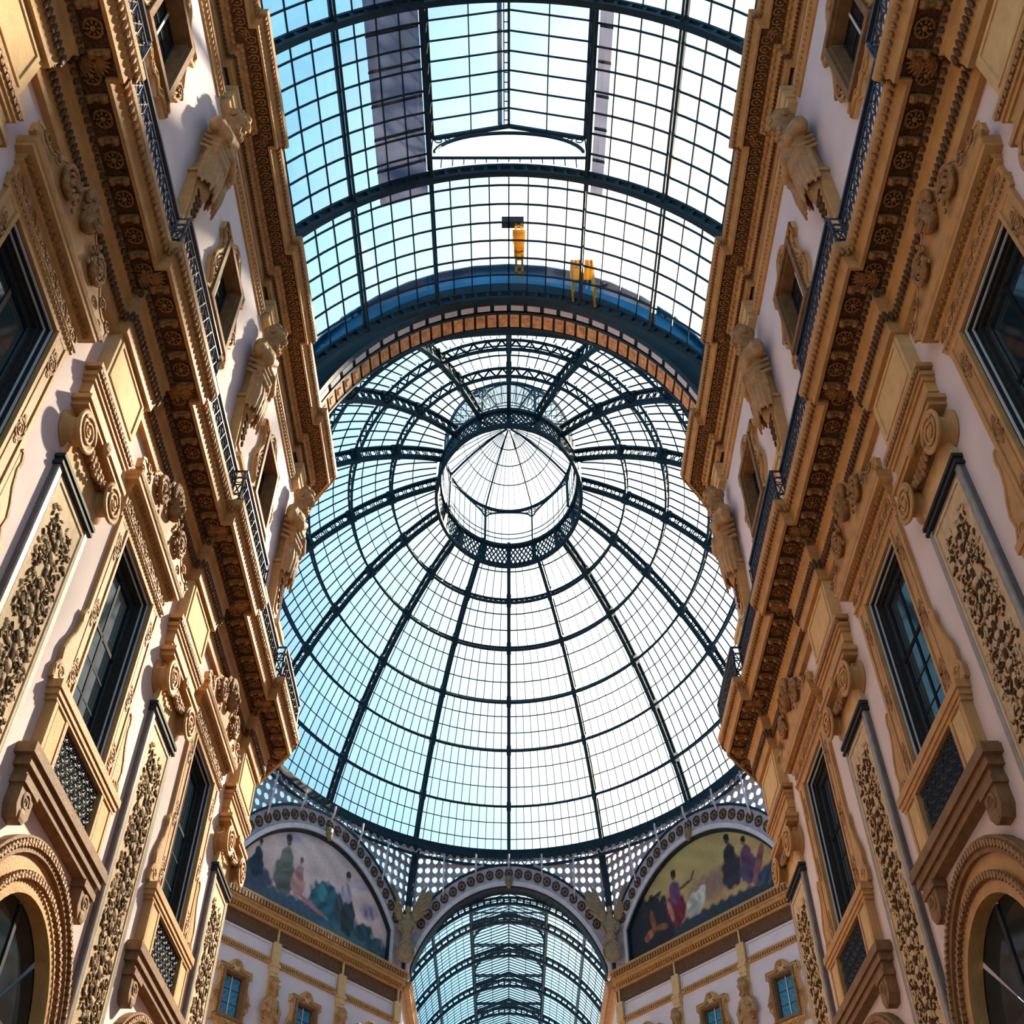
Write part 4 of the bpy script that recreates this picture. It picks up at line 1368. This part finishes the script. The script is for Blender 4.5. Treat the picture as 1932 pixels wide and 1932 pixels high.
# octagon side walls added over open arms to block low sky light; far arcade walls
for nm, th, lb in (('wall_added_left', -PI / 2, 'added plain wall closing the unseen side arm behind the sunlit facade'),):
    w = obj(nm, ow(th, tbox(-.5, 0, -HS, HS, -1.6, 24.1)), 'plaster')
    tag(w, lb, 'wall', kind='structure')
    mirror(w, 'added plain wall closing the unseen side arm behind the shaded facade', 'wall_added_right')
FY0, FY1 = 57.35, 84.0
fw = thing('wall_far_left', 'wall of the far arcade below its glass vault, blue painting side', 'wall', kind='structure')
obj('plaster_face', tbox(-6.1, -5.6, FY0, FY1, -1.6, 23.4), 'plaster', fw)
obj('cornice', tsweep([(-5.65, FY0 + .1), (-5.65, FY1)], [(0, z) if d < 0 else (d * .75, z) for d, z in PROF_TOP]), 'gold_stone', fw)
mirror(fw, 'wall of the far arcade below its glass vault, yellow painting side', 'wall_far_right')

# ------------------------------------------------------------------ glass barrel vaults
VR, VC = 9.3, 19.0              # inner chord radius and centre height (across measured before narrowing by SX)
GR = VR + 0.42
RIBS = 4.64


def vp(r, a, y):
    return (SX * r * math.sin(a), y, VC + r * math.cos(a))


def vn(a):
    v = np.array([math.sin(a) * SX, 0, math.cos(a)])
    return v / np.linalg.norm(v)


def arc(r, a0, a1, y, n):
    A = np.linspace(a0, a1, n)
    return [vp(r, a, y) for a in A], [vn(a) for a in A]


A_PUR = [math.radians(v) for v in (17.5, 35.7, 53.5)]
A_MAX = math.radians(61.5)


def vault_rib(y, small=False):
    ts = []
    for r, h in ((VR, .13), (VR + .36, .10)):
        p, u = arc(r, -A_MAX, A_MAX, y, 44)
        ts.append(tbar(p, .16, h, u))
    n = 84
    A = np.linspace(-A_MAX, A_MAX, n)
    for k in range(n - 1):
        p0, p1 = vp(VR + .05, A[k], y), vp(VR + .33, A[k + (1 if k % 2 else 0)], y)
        if k % 2 == 0:
            ts.append(tbar([vp(VR + .05, A[k], y), vp(VR + .33, A[k], y)], .10, .14, (0, 1, 0)))
    return merge(ts)


def pane_T(r, a0, a1, y0, y1, th=.012):
    g = .0
    P = [vp(r, a0, y0), vp(r, a1, y0), vp(r, a1, y1), vp(r, a0, y1), vp(r + th, a0, y0), vp(r + th, a1, y0), vp(r + th, a1, y1), vp(r + th, a0, y1)]
    return T(P, [(0, 1, 2, 3), (4, 7, 6, 5), (0, 4, 5, 1), (1, 5, 6, 2), (2, 6, 7, 3), (3, 7, 4, 0)])


def seen(pts, xlo=440, xhi=1480):
    q = [px_of(*p) for p in pts]
    if any(v is None for v in q):
        return 0
    xs, ys = [v[0] for v in q], [v[1] for v in q]
    cx, cy = sum(xs) / len(xs), sum(ys) / len(ys)
    if not (xlo < cx < xhi and -20 < cy < 1950):
        return 0
    return (max(xs) - min(xs)) * (max(ys) - min(ys))


def flat_pane(P, nrm, th=.012):
    P = np.asarray(P, float)
    Q = P + np.asarray(nrm) * th
    return T(np.concatenate([P, Q]), [(0, 1, 2, 3), (4, 7, 6, 5), (0, 4, 5, 1), (1, 5, 6, 2), (2, 6, 7, 3), (3, 7, 4, 0)])


MON_E, MON_R = 30.15, 30.95     # eaves and ridge of the raised ventilation monitor
MX = SX * GR * math.sin(A_PUR[0])


def glass_vault(name, label, ribs, mon, row_step, ncol, singles, lim, bw=1.0):
    t = thing(name, label, 'glass roof')
    for y in ribs:
        obj('arch_rib', vault_rib(y), 'teal_iron', t)
    y0, y1 = ribs[0], ribs[-1]
    for a in (-A_PUR[2], -A_PUR[1], -A_PUR[0], A_PUR[0], A_PUR[1], A_PUR[2]):
        b = tbar([vp(GR - .08, a, y0), vp(GR - .08, a, y1)], .07, .14, vn(a))
        b2 = tbar([vp(VR + .02, a, y0), vp(VR + .02, a, y1)], .06, .06, vn(a))
        obj('purlin', merge([b, b2]), 'teal_iron', t)
    bars, cand = [], []
    for k in range(len(ribs) - 1):
        ya, yb = ribs[k], ribs[k + 1]
        nr = max(1, round((yb - ya) / row_step))
        rows = np.linspace(ya, yb, nr + 1)
        segs = [(-A_PUR[2], -A_PUR[1]), (-A_PUR[1], -A_PUR[0]), (A_PUR[0], A_PUR[1]), (A_PUR[1], A_PUR[2])]
        has_mon = mon(k)
        if not has_mon:
            segs += [(-A_PUR[0], 0), (0, A_PUR[0])]
        segs += [(-A_MAX, -A_PUR[2]), (A_PUR[2], A_MAX)]
        for a, b in segs:
            n = ncol if abs(b - a) > .2 else max(1, ncol // 2)
            AA_ = np.linspace(a, b, n + 1)
            for c in AA_[1:-1] if has_mon else AA_:
                bars.append(tbar([vp(GR, c, ya), vp(GR, c, yb)], .034 * bw, .05 * bw, vn(c)))
            for i in range(n):
                for j in range(nr):
                    tl = .02 * (j % 2)
                    cand.append((pane_T(GR + tl, AA_[i], AA_[i + 1], rows[j] - .02, rows[j + 1] + .02)))
        for yy in rows[1:-1]:
            for (a, b) in ([(-A_MAX, -A_PUR[0]), (A_PUR[0], A_MAX)] if has_mon else [(-A_MAX, A_MAX)]):
                p, u = arc(GR + .01, a, b, yy, 12 if has_mon else 28)
                bars.append(tbar(p, .042 * bw, .05 * bw, u))
        if has_mon:
            m0, m1 = ya + .12, yb - .12
            fr = []
            for s in (-1, 1):
                fr.append(tbar([(s * MX, m0, MON_E), (s * MX, m1, MON_E)], .09, .1))
                fr.append(tbar([(s * MX, m0, VC + GR * math.cos(A_PUR[0])), (s * MX, m1, VC + GR * math.cos(A_PUR[0]))], .1, .12))
                for yy in np.linspace(m0, m1, nr + 1):
                    fr.append(tbar([(s * MX, yy, 28.1), (s * MX, yy, MON_E)], .035, .035, (0, 1, 0)))
                    fr.append(tbar([(s * MX, yy, MON_E), (0, yy, MON_R)], .04, .05, (0, 0, 1)))
                fr.append(tbar([(s * MX / 2, m0, (MON_E + MON_R) / 2), (s * MX / 2, m1, (MON_E + MON_R) / 2)], .035, .05))
            fr.append(tbar([(0, m0, MON_R), (0, m1, MON_R)], .07, .1))
            mo = obj('monitor_frame', merge(fr), 'teal_iron', t)
            for yy in (m0, m1):
                g = [tbar([(-MX, yy, MON_E), (0, yy, MON_R), (MX, yy, MON_E)], .1, .12, (0, 0, 1))]
                p = [(MX * .97 * math.sin(a), yy, MON_E - 1.0 + 1.35 * math.cos(a)) for a in np.linspace(-1.45, 1.45, 20)]
                g.append(tbar(p, .08, .07, (0, 0, 1)))
                zb = 28.95
                g.append(tbar([(-MX, yy, zb), (MX, yy, zb)], .06, .07))
                for q in np.linspace(-MX, MX, 15):
                    z0_ = VC + math.sqrt(max(0, GR ** 2 - (q / SX) ** 2))
                    g.append(tbar([(q, yy, min(z0_, zb)), (q, yy, zb)], .03, .03, (0, 1, 0)))
                for s in (-1, 1):
                    for k2 in range(3):
                        g.append(mv(ttorus(.10 - .025 * k2, .02, 9, 4, 'Y'), (s * (MX - .17 - .26 * k2), yy, MON_E - .17 + .09 * k2)))
                obj('monitor_gable', merge(g), 'teal_iron', mo)
            rows2 = np.linspace(m0, m1, nr + 1)
            for s in (-1, 1):
                nrm = np.array([s * (MON_R - MON_E), 0, MX])
                nrm /= np.linalg.norm(nrm)
                for (xa, xb) in ((0, .5), (.5, 1)):
                    for j in range(nr):
                        P = [(s * MX * f, yy, MON_R + (MON_E - MON_R) * f + .03) for f, yy in ((xa, rows2[j]), (xb, rows2[j]), (xb, rows2[j + 1]), (xa, rows2[j + 1]))]
                        cand.append(flat_pane(P, nrm))
                for j in range(nr):
                    P = [(s * MX, yy, z) for yy, z in ((rows2[j], 28.3), (rows2[j + 1], 28.3), (rows2[j + 1], MON_E), (rows2[j], MON_E))]
                    cand.append(flat_pane(P, (s, 0, 0)))
    obj('glazing_bars', merge(bars), 'teal_iron', t, kind='stuff')
    if singles:
        sizes = [seen(c[0][:4], *lim) for c in cand]
        order = sorted(range(len(cand)), key=lambda i: -sizes[i])
        top = set(i for i in order[:singles] if sizes[i] > 60)
        for i in top:
            obj('pane', cand[i], 'roof_glass', t)
        rest = [c for i, c in enumerate(cand) if i not in top]
    else:
        rest = cand
    obj('glazing', merge(rest), 'roof_glass', t, kind='stuff')
    return t


NR = [14.5 - RIBS * k for k in range(4, -1, -1)] + [18.6]
glass_vault('glass_vault', 'iron and glass barrel vault over the near arcade, filling the top of the picture', NR, lambda k: k < 4, 0.58, 4, 300, (470, 1450))
FR = [57.9, 60.2] + [60.2 + 4.35 * k for k in range(1, 6)]
glass_vault('glass_vault', 'small looking barrel vault of the far arcade at the bottom of the picture', FR, lambda k: k > 0, 0.44, 5, 0, None, 0.72)

# ------------------------------------------------------------------ near arch between the vault and the octagon
NA_R, NA_C = 7.78, 21.08
NAY = 20.0


def na(r, a, y):
    return (SX * r * math.sin(a), y, NA_C + r * math.cos(a))


def na_strip(r0, r1, y0, y1, a0, a1, n):
    ts = []
    A = np.linspace(a0, a1, n + 1)
    for p, q in zip(A[:-1], A[1:]):
        V = [na(r, a, y) for r in (r0, r1) for a in (p, q) for y in (y0, y1)]
        ts.append(T(V, [(0, 1, 3, 2), (4, 6, 7, 5), (0, 4, 5, 1), (2, 3, 7, 6), (0, 2, 6, 4), (1, 5, 7, 3)]))
    return merge(ts)


AM = math.radians(66)
narch = thing('near_arch', 'orange coffered arch where the near vault meets the dome', 'arch')
obj('iron_band', merge([na_strip(NA_R + .06, NA_R + .95, NAY - 1.0, NAY + .10, -AM, AM, 60), na_strip(NA_R - .02, NA_R + .06, NAY + .02, NAY + .10, -AM, AM, 60), na_strip(NA_R - .02, NA_R + .06, NAY - .56, NAY - .48, -AM, AM, 60),
                        na_strip(NA_R - .02, NA_R + .06, NAY - 1.0, NAY - .84, -AM, AM, 60)]), 'teal_iron', narch)
n = 38
for k in range(n):
    a0, a1 = -AM + 2 * AM * k / n, -AM + 2 * AM * (k + 1) / n
    g = (a1 - a0) * .11
    tl = [na_strip(NA_R + .0, NA_R + .06, NAY - .46, NAY + .0, a0 + g, a1 - g, 1)]
    c = (a0 + a1) / 2
    tl.append(na_strip(NA_R - .02, NA_R + .0, NAY - .33, NAY - .13, c - g * 1.6, c + g * 1.6, 1))
    obj('coffer_tile', merge(tl), 'orange_tile', narch)
n = 26
for k in range(n):
    a0, a1 = -AM + 2 * AM * k / n, -AM + 2 * AM * (k + 1) / n
    g = (a1 - a0) * .12
    obj('pale_block', na_strip(NA_R + .0, NA_R + .06, NAY - .80, NAY - .61, a0 + g, a1 - g, 1), 'pale_trim', narch)

# ---- things on the roof outside, seen through the glass
par = thing('roof_parapet', 'dark blue sheet metal upstand of the dome roof, seen through the near vault', 'parapet')
PT = lambda a: NA_R + 2.75 - 0.9 * (a / 1.1) ** 2
for k in range(16):
    a0, a1 = -1.15 + 2.3 * k / 16, -1.15 + 2.3 * (k + 1) / 16
    V = [na(r, a, y) for y in (NAY - .40, NAY - .32) for r, a in ((NA_R + .95, a0), (NA_R + .95, a1), (PT(a1), a1), (PT(a0), a0))]
    obj('sheet_panel', T(V, [(0, 1, 2, 3), (4, 7, 6, 5)] + [(i, (i + 1) % 4, 4 + (i + 1) % 4, 4 + i) for i in range(4)]), 'slate_sheet', par)
    V = [na(PT(a) + d, a, y) for d in (0, .07) for a, y in ((a0, NAY - .55), (a1, NAY - .55), (a1, NAY - .2), (a0, NAY - .2))]
    obj('coping', T(V, [(0, 1, 2, 3), (4, 7, 6, 5)] + [(i, (i + 1) % 4, 4 + (i + 1) % 4, 4 + i) for i in range(4)]), 'slate_sheet', par)


def roof_strip(name, label, x0, x1, z, m, y0=4, y1=19.0, rails=0, cat='walkway'):
    t = thing(name, label, cat, (0, 0, 0))
    zs = [VC + math.sqrt(GR ** 2 - (x / SX) ** 2) + .16 for x in (x0, x1)]
    dk = lambda d0, d1, ya, yb: T([(x, y, zz + d) for d in (d0, d1) for y in (ya, yb) for x, zz in ((x0, zs[0]), (x1, zs[1]))], [(0, 1, 3, 2), (4, 6, 7, 5), (0, 4, 5, 1), (2, 3, 7, 6), (0, 2, 6, 4), (1, 5, 7, 3)])
    obj('deck', dk(0, .03, y0, y1), m, t)
    for k in range(int((y1 - y0) / .9)):
        obj('support', dk(-.12, 0, y0 + .4 + k * .9, y0 + .44 + k * .9), 'teal_iron', t)
    return t


roof_strip('roof_walkway', 'grey violet walkway lying on the vault left of the ridge monitor', -3.55, -2.28, 29.0, 'grey_sheet', 2, 15.2)
roof_strip('roof_walkway', 'narrow grey violet walkway on the vault right of the ridge monitor', 2.3, 2.62, 29.0, 'grey_sheet', 2, 15.2)
pp = obj('roof_pipe', tbar([(-.26, 2, 31.02), (-.26, 14.35, 31.02)], .13, .13), 'roof_blue')
tag(pp, 'blue pipe running above the ridge of the near vault', 'pipe')
ld = thing('roof_ladder', 'red lattice ladder lying above the ridge of the near vault', 'ladder')
for x in (-.14, -.02):
    obj('stile', tbar([(x, 2, 31.05), (x, 14.35, 31.05)], .03, .05), 'roof_red', ld)
for k in range(44):
    obj('rung', tbar([(-.14, 2.2 + .28 * k, 31.05), (-.02, 2.2 + .28 * k, 31.05)], .025, .03), 'roof_red', ld)
crn = thing('service_hoist', 'yellow service hoist on the roof near the dome, seen through glass', 'hoist', (0.32, 18.2, 28.76))
obj('mast', merge([tbox(-.13, -.06, -.1, -.03, 0, 3.2), tbox(.06, .13, -.1, -.03, 0, 3.2)] + [tbox(-.13, .13, -.1, -.05, .2 + .4 * k, .26 + .4 * k) for k in range(8)]), 'yellow_sheet', crn)
obj('cabin', merge([tbox(-.16, .16, -.2, .15, 1.5, 2.4), tbox(-.2, .2, -.24, .19, 2.4, 2.5)]), 'yellow_sheet', crn)
obj('counterweight', tbox(-.55, .16, -.15, .1, 3.2, 3.5), 'dark_wood', crn)
crn2 = thing('site_box', 'small yellow site box on legs in front of the dome roof upstand', 'box', (2.25, 18.3, 29.2))
obj('body', merge([tbox(-.35, .35, -.2, .2, 0, .5), tbox(-.35, -.29, -.2, -.14, -1.2, 0), tbox(.29, .35, -.2, -.14, -1.5, 0), tbox(-.35, -.29, .14, .2, -1.2, 0), tbox(.29, .35, .14, .2, -1.5, 0)] + [tbox(-.33 + .12 * k, -.29 + .12 * k, -.22, -.2, .04, .46) for k in range(6)]), 'yellow_sheet', crn2)

# ------------------------------------------------------------------ the dome (elliptical plan: narrowed across like the hall)
DR, DC = 19.55, 23.26
GAP = 0.62


def dp(r, ph, az):
    return (r * math.sin(ph) * math.sin(az), r * math.sin(ph) * math.cos(az), DC + r * math.cos(ph))


def dn_(ph, az):
    return (math.sin(ph) * math.sin(az), math.sin(ph) * math.cos(az), math.cos(ph))


PH_R, PH_D = math.asin(18.0 / DR), math.asin(4.95 / DR)


def ph_of_slope(m):
    lo, hi = 0.05, 1.4
    for _ in range(60):
        mid = (lo + hi) / 2
        r, z = DR * math.sin(mid), DC + DR * math.cos(mid)
        if z / (OCT_Y + r) > m:
            lo = mid
        else:
            hi = mid
    return lo


RINGS = [PH_D, ph_of_slope(.868), ph_of_slope(.796), ph_of_slope(.722), ph_of_slope(.6596), ph_of_slope(.593), PH_R]
dome = thing('glass_dome', 'great iron and glass dome over the octagon with a central lantern', 'dome', (0, OCT_Y, 0), scale=(SX, 1, 1))
NS = 16


def dome_rib():
    ts = []
    PHs = np.linspace(PH_D - .01, PH_R + .012, 40)
    U = [dn_(p, 0) for p in PHs]
    ts.append(tbar([dp(DR, p, 0) for p in PHs], .26, .14, U))
    ts.append(tbar([dp(DR + GAP, p, 0) for p in PHs], .22, .12, U))
    L = (PH_R - PH_D) * DR
    n = int(L / .56)
    for k in range(n):
        p = PH_D + (k + .5) * (PH_R - PH_D) / n
        c = np.array(dp(DR + GAP / 2, p, 0))
        e1, e2 = np.array([0, math.cos(p), -math.sin(p)]), np.array(dn_(p, 0))
        pts = [c + .19 * (e1 * math.cos(a) + e2 * math.sin(a)) for a in np.linspace(0, 2 * PI, 9, endpoint=False)]
        ts.append(ttube(pts, .045, 4, True))
        q = PH_D + k * (PH_R - PH_D) / n
        ts.append(tbar([dp(DR + .05, q, 0), dp(DR + GAP - .05, q, 0)], .07, .05, (0, 1, 0)))
    for p in RINGS[1:-1]:
        ts.append(tbar([dp(DR - .08, p, 0), dp(DR + GAP + .05, p, 0)], .34, .5, e1))
    return merge(ts)


RIB = mesh_of('meridian_rib', dome_rib(), 'teal_iron')
for k in range(NS):
    obj('meridian_rib', RIB, None, dome).rotation_euler = (0, 0, k * 2 * PI / NS)
for i, p in enumerate(RINGS[1:-1]):
    AZ = np.linspace(0, 2 * PI, 96, endpoint=False)
    ts_ = [tbar([dp(DR + d, p, a) for a in AZ], w, h, [dn_(p, a) for a in AZ], True) for d, w, h in ((0.02, .14, .12), (.46, .12, .1))]
    n = 16 * (4 + i)
    for k in range(n):
        a0, a1 = 2 * PI * k / n, 2 * PI * (k + .5) / n
        ts_.append(tbar([dp(DR + .05, p, a0), dp(DR + .44, p, a1)], .07, .07, (0, 0, 1)))
        ts_.append(tbar([dp(DR + .44, p, a1), dp(DR + .05, p, a0 + 2 * PI / n)], .07, .07, (0, 0, 1)))
    obj('ring_girder', merge(ts_), 'teal_iron', dome)
AZ = np.linspace(0, 2 * PI, 128, endpoint=False)
rz = DC + DR * math.cos(PH_R)
rim_ts = []
for r_, z_, w, h in ((18.1, rz - .05, .5, .34), (18.35, rz + .3, .4, .25), (18.1, rz - .62, .14, .12)):
    rim_ts.append(tbar([(r_ * math.sin(a), r_ * math.cos(a), z_) for a in AZ], w, h, (0, 0, 1), True))
obj('rim_girder', merge(rim_ts), 'teal_iron', dome)
for q in range(8):
    ts_ = []
    for f in np.linspace(-PI / 8, PI / 8, 13)[:-1]:
        f2 = f + PI / 4 / 12
        a, b = q * PI / 4 + f, q * PI / 4 + f2
        V = [(r_ * math.sin(x), r_ * math.cos(x), z) for z in (rz + .15, rz + .25) for r_, x in ((18.1, a), (18.1, b), (18.15 / math.cos(f2), b), (18.15 / math.cos(f), a))]
        ts_.append(T(V, [(0, 1, 2, 3), (4, 7, 6, 5)] + [(i, (i + 1) % 4, 4 + (i + 1) % 4, 4 + i) for i in range(4)]))
    obj('corner_soffit', merge(ts_), 'arch_lilac', dome)
val = []
for k in range(192):
    a0, a1, a2 = [2 * PI * (k + f) / 192 for f in (0, .5, 1)]
    P = lambda a, z: (18.08 * math.sin(a), 18.08 * math.cos(a), z)
    val += [tbar([P(a0, rz - .6), P(a1, rz - .2)], .06, .09, (0, 0, 1)), tbar([P(a1, rz - .2), P(a2, rz - .6)], .06, .09, (0, 0, 1))]
obj('zigzag_valance', merge(val), 'arch_lilac', dome, kind='stuff')

NCOL = [5, 6, 8, 10, 11, 12]
NROW = [2, 3, 3, 3, 3, 3]
GD = DR + GAP + .02
bars, cands = [], []
for i in range(6):
    pa, pb = RINGS[i], RINGS[i + 1]
    rows = np.linspace(pa, pb, NROW[i] + 1)
    cols = np.linspace(0, 2 * PI / NS, NCOL[i] + 1)
    for s in range(NS):
        o = s * 2 * PI / NS
        for c in cols[1:-1]:
            q = np.linspace(pa, pb, 4)
            bars.append(tbar([dp(GD - .03, p, o + c) for p in q], .045, .06, [dn_(p, o + c) for p in q]))
        for p in rows[1:-1]:
            q = np.linspace(0, 2 * PI / NS, 5)
            bars.append(tbar([dp(GD - .03, p, o + c) for c in q], .05, .06, [dn_(p, o + c) for c in q]))
    for ri in range(NROW[i]):
        for ci in range(NCOL[i]):
            quad = lambda o: [dp(GD, p, o + c) for p, c in ((rows[ri], cols[ci]), (rows[ri], cols[ci + 1]), (rows[ri + 1], cols[ci + 1]), (rows[ri + 1], cols[ci]))]
            tq = flat_pane(quad(0), dn_((rows[ri] + rows[ri + 1]) / 2, (cols[ci] + cols[ci + 1]) / 2), .015)
            for s in range(NS):
                wp = [(x * SX, y + OCT_Y, z) for x, y, z in quad(s * 2 * PI / NS)]
                cands.append((seen(wp, 560, 1380), (i, ri, ci), s, tq))
obj('glazing_bars', merge(bars), 'teal_iron', dome, kind='stuff')
cands.sort(key=lambda c: -c[0])
meshes = {}
for a, key, s, tq in cands[:300]:
    if key not in meshes:
        meshes[key] = mesh_of('pane', tq, 'dome_glass')
    obj('pane', meshes[key], None, dome).rotation_euler = (0, 0, -s * 2 * PI / NS)
obj('glazing', merge([rot(tq, -s * 2 * PI / NS, 'Z') for a, key, s, tq in cands[300:]]), 'dome_glass', dome, kind='stuff')

# drum and lantern at the top of the dome
lan = obj('lantern', merge([tbar([(r_ * math.sin(a), r_ * math.cos(a), z_) for a in AZ], w, h, (0, 0, 1), True) for r_, z_, w, h in ((5.0, 41.15, .22, .20), (4.85, 42.5, .25, .2))]), 'teal_iron', dome)
dr = []
for k in range(96):
    a0, a1 = 2 * PI * k / 96, 2 * PI * (k + 1) / 96
    P = lambda a, z: ((5.0 - (z - 41.1) * .1) * math.sin(a), (5.0 - (z - 41.1) * .1) * math.cos(a), z)
    for z0_, z1_ in ((41.2, 41.63), (41.63, 42.05), (42.05, 42.45)):
        dr += [tbar([P(a0, z0_), P(a1, z1_)], .05, .08, (0, 0, 1)), tbar([P(a1, z0_), P(a0, z1_)], .05, .08, (0, 0, 1))]
obj('pierced_drum', merge(dr), 'teal_iron', lan, kind='stuff')
for k in range(16):
    a = 2 * PI * k / 16
    obj('drum_post', tbar([(5.0 * math.sin(a), 5.0 * math.cos(a), 41.1), (4.85 * math.sin(a), 4.85 * math.cos(a), 42.55)], .34, .16, (math.sin(a), math.cos(a), 0)), 'teal_iron', lan)
LRD, LZ0, LZ1, LZA = 4.62, 42.5, 45.05, 46.95
cage = [tbar([(LRD * math.sin(a), LRD * math.cos(a), z_) for a in AZ], .14, .14, (0, 0, 1), True) for z_ in (LZ1,)]
for k in range(8):
    a = 2 * PI * (k + .5) / 8
    cage.append(tbar([(LRD * math.sin(a), LRD * math.cos(a), LZ0), (LRD * math.sin(a), LRD * math.cos(a), LZ1)], .13, .13, (math.sin(a), math.cos(a), 0)))
    pts = []
    for f in np.linspace(-.97, .97, 15):
        aa = a + PI / 8 + f * PI / 8
        pts.append((LRD * math.sin(aa), LRD * math.cos(aa), LZ1 - .95 + .85 * math.sqrt(max(0, 1 - f * f))))
    cage.append(tbar(pts, .07, .08, (0, 0, 1)))
    for f in (-.93, -.8, .8, .93):
        aa = a + PI / 8 + f * PI / 8
        zc_ = LZ1 - .95 + .85 * math.sqrt(1 - f * f)
        cage.append(mv(rot(ttorus(.12, .03, 8, 4, 'Y'), -aa, 'Z'), (LRD * math.sin(aa), LRD * math.cos(aa), (zc_ + LZ1) / 2)))
    aa = a
    capr = [(LRD * f * math.sin(aa), LRD * f * math.cos(aa), LZ1 + (LZA - LZ1) * (1 - f ** 1.6)) for f in (1, .8, .6, .4, .2, .03)]
    cage.append(tbar(capr, .09, .1, (0, 0, 1)))
obj('lantern_frame', merge(cage), 'teal_iron', lan)
thin = []
for k in range(56):
    a = 2 * PI * k / 56
    thin.append(tbar([(LRD * 1.01 * math.sin(a), LRD * 1.01 * math.cos(a), LZ0), (LRD * 1.01 * math.sin(a), LRD * 1.01 * math.cos(a), LZ1)], .03, .03, (math.sin(a), math.cos(a), 0)))
    thin.append(tbar([(LRD * f * math.sin(a), LRD * f * math.cos(a), LZ1 + .02 + (LZA - LZ1) * (1 - f ** 1.6)) for f in (1, .7, .4, .12)], .03, .03, (0, 0, 1)))
for f in (.72, .5, .3):
    thin.append(tbar([(LRD * f * math.sin(a), LRD * f * math.cos(a), LZ1 + .02 + (LZA - LZ1) * (1 - f ** 1.6)) for a in AZ], .04, .04, (0, 0, 1), True))
for z_ in (LZ0 + .35, LZ0 + .7):
    thin.append(tbar([(LRD * math.sin(a), LRD * math.cos(a), z_) for a in AZ], .035, .04, (0, 0, 1), True))
obj('lantern_glazing_bars', merge(thin), 'teal_iron', lan, kind='stuff')
lg = []
cap_r = [1, .72, .5, .3, .03]
for k in range(56):
    a0, a1 = 2 * PI * k / 56, 2 * PI * (k + 1) / 56
    rr = LRD * 1.02
    lg.append(flat_pane([(rr * math.sin(a), rr * math.cos(a), z) for a, z in ((a0, LZ0), (a1, LZ0), (a1, LZ1), (a0, LZ1))], (math.sin(a0), math.cos(a0), 0)))
    for f0, f1 in zip(cap_r[:-1], cap_r[1:]):
        lg.append(flat_pane([(LRD * f * math.sin(a), LRD * f * math.cos(a), LZ1 + .05 + (LZA - LZ1) * (1 - f ** 1.6)) for f, a in ((f0, a0), (f0, a1), (f1, a1), (f1, a0))], (0, 0, 1)))
obj('lantern_glazing', merge(lg), 'lantern_glass', lan, kind='stuff')
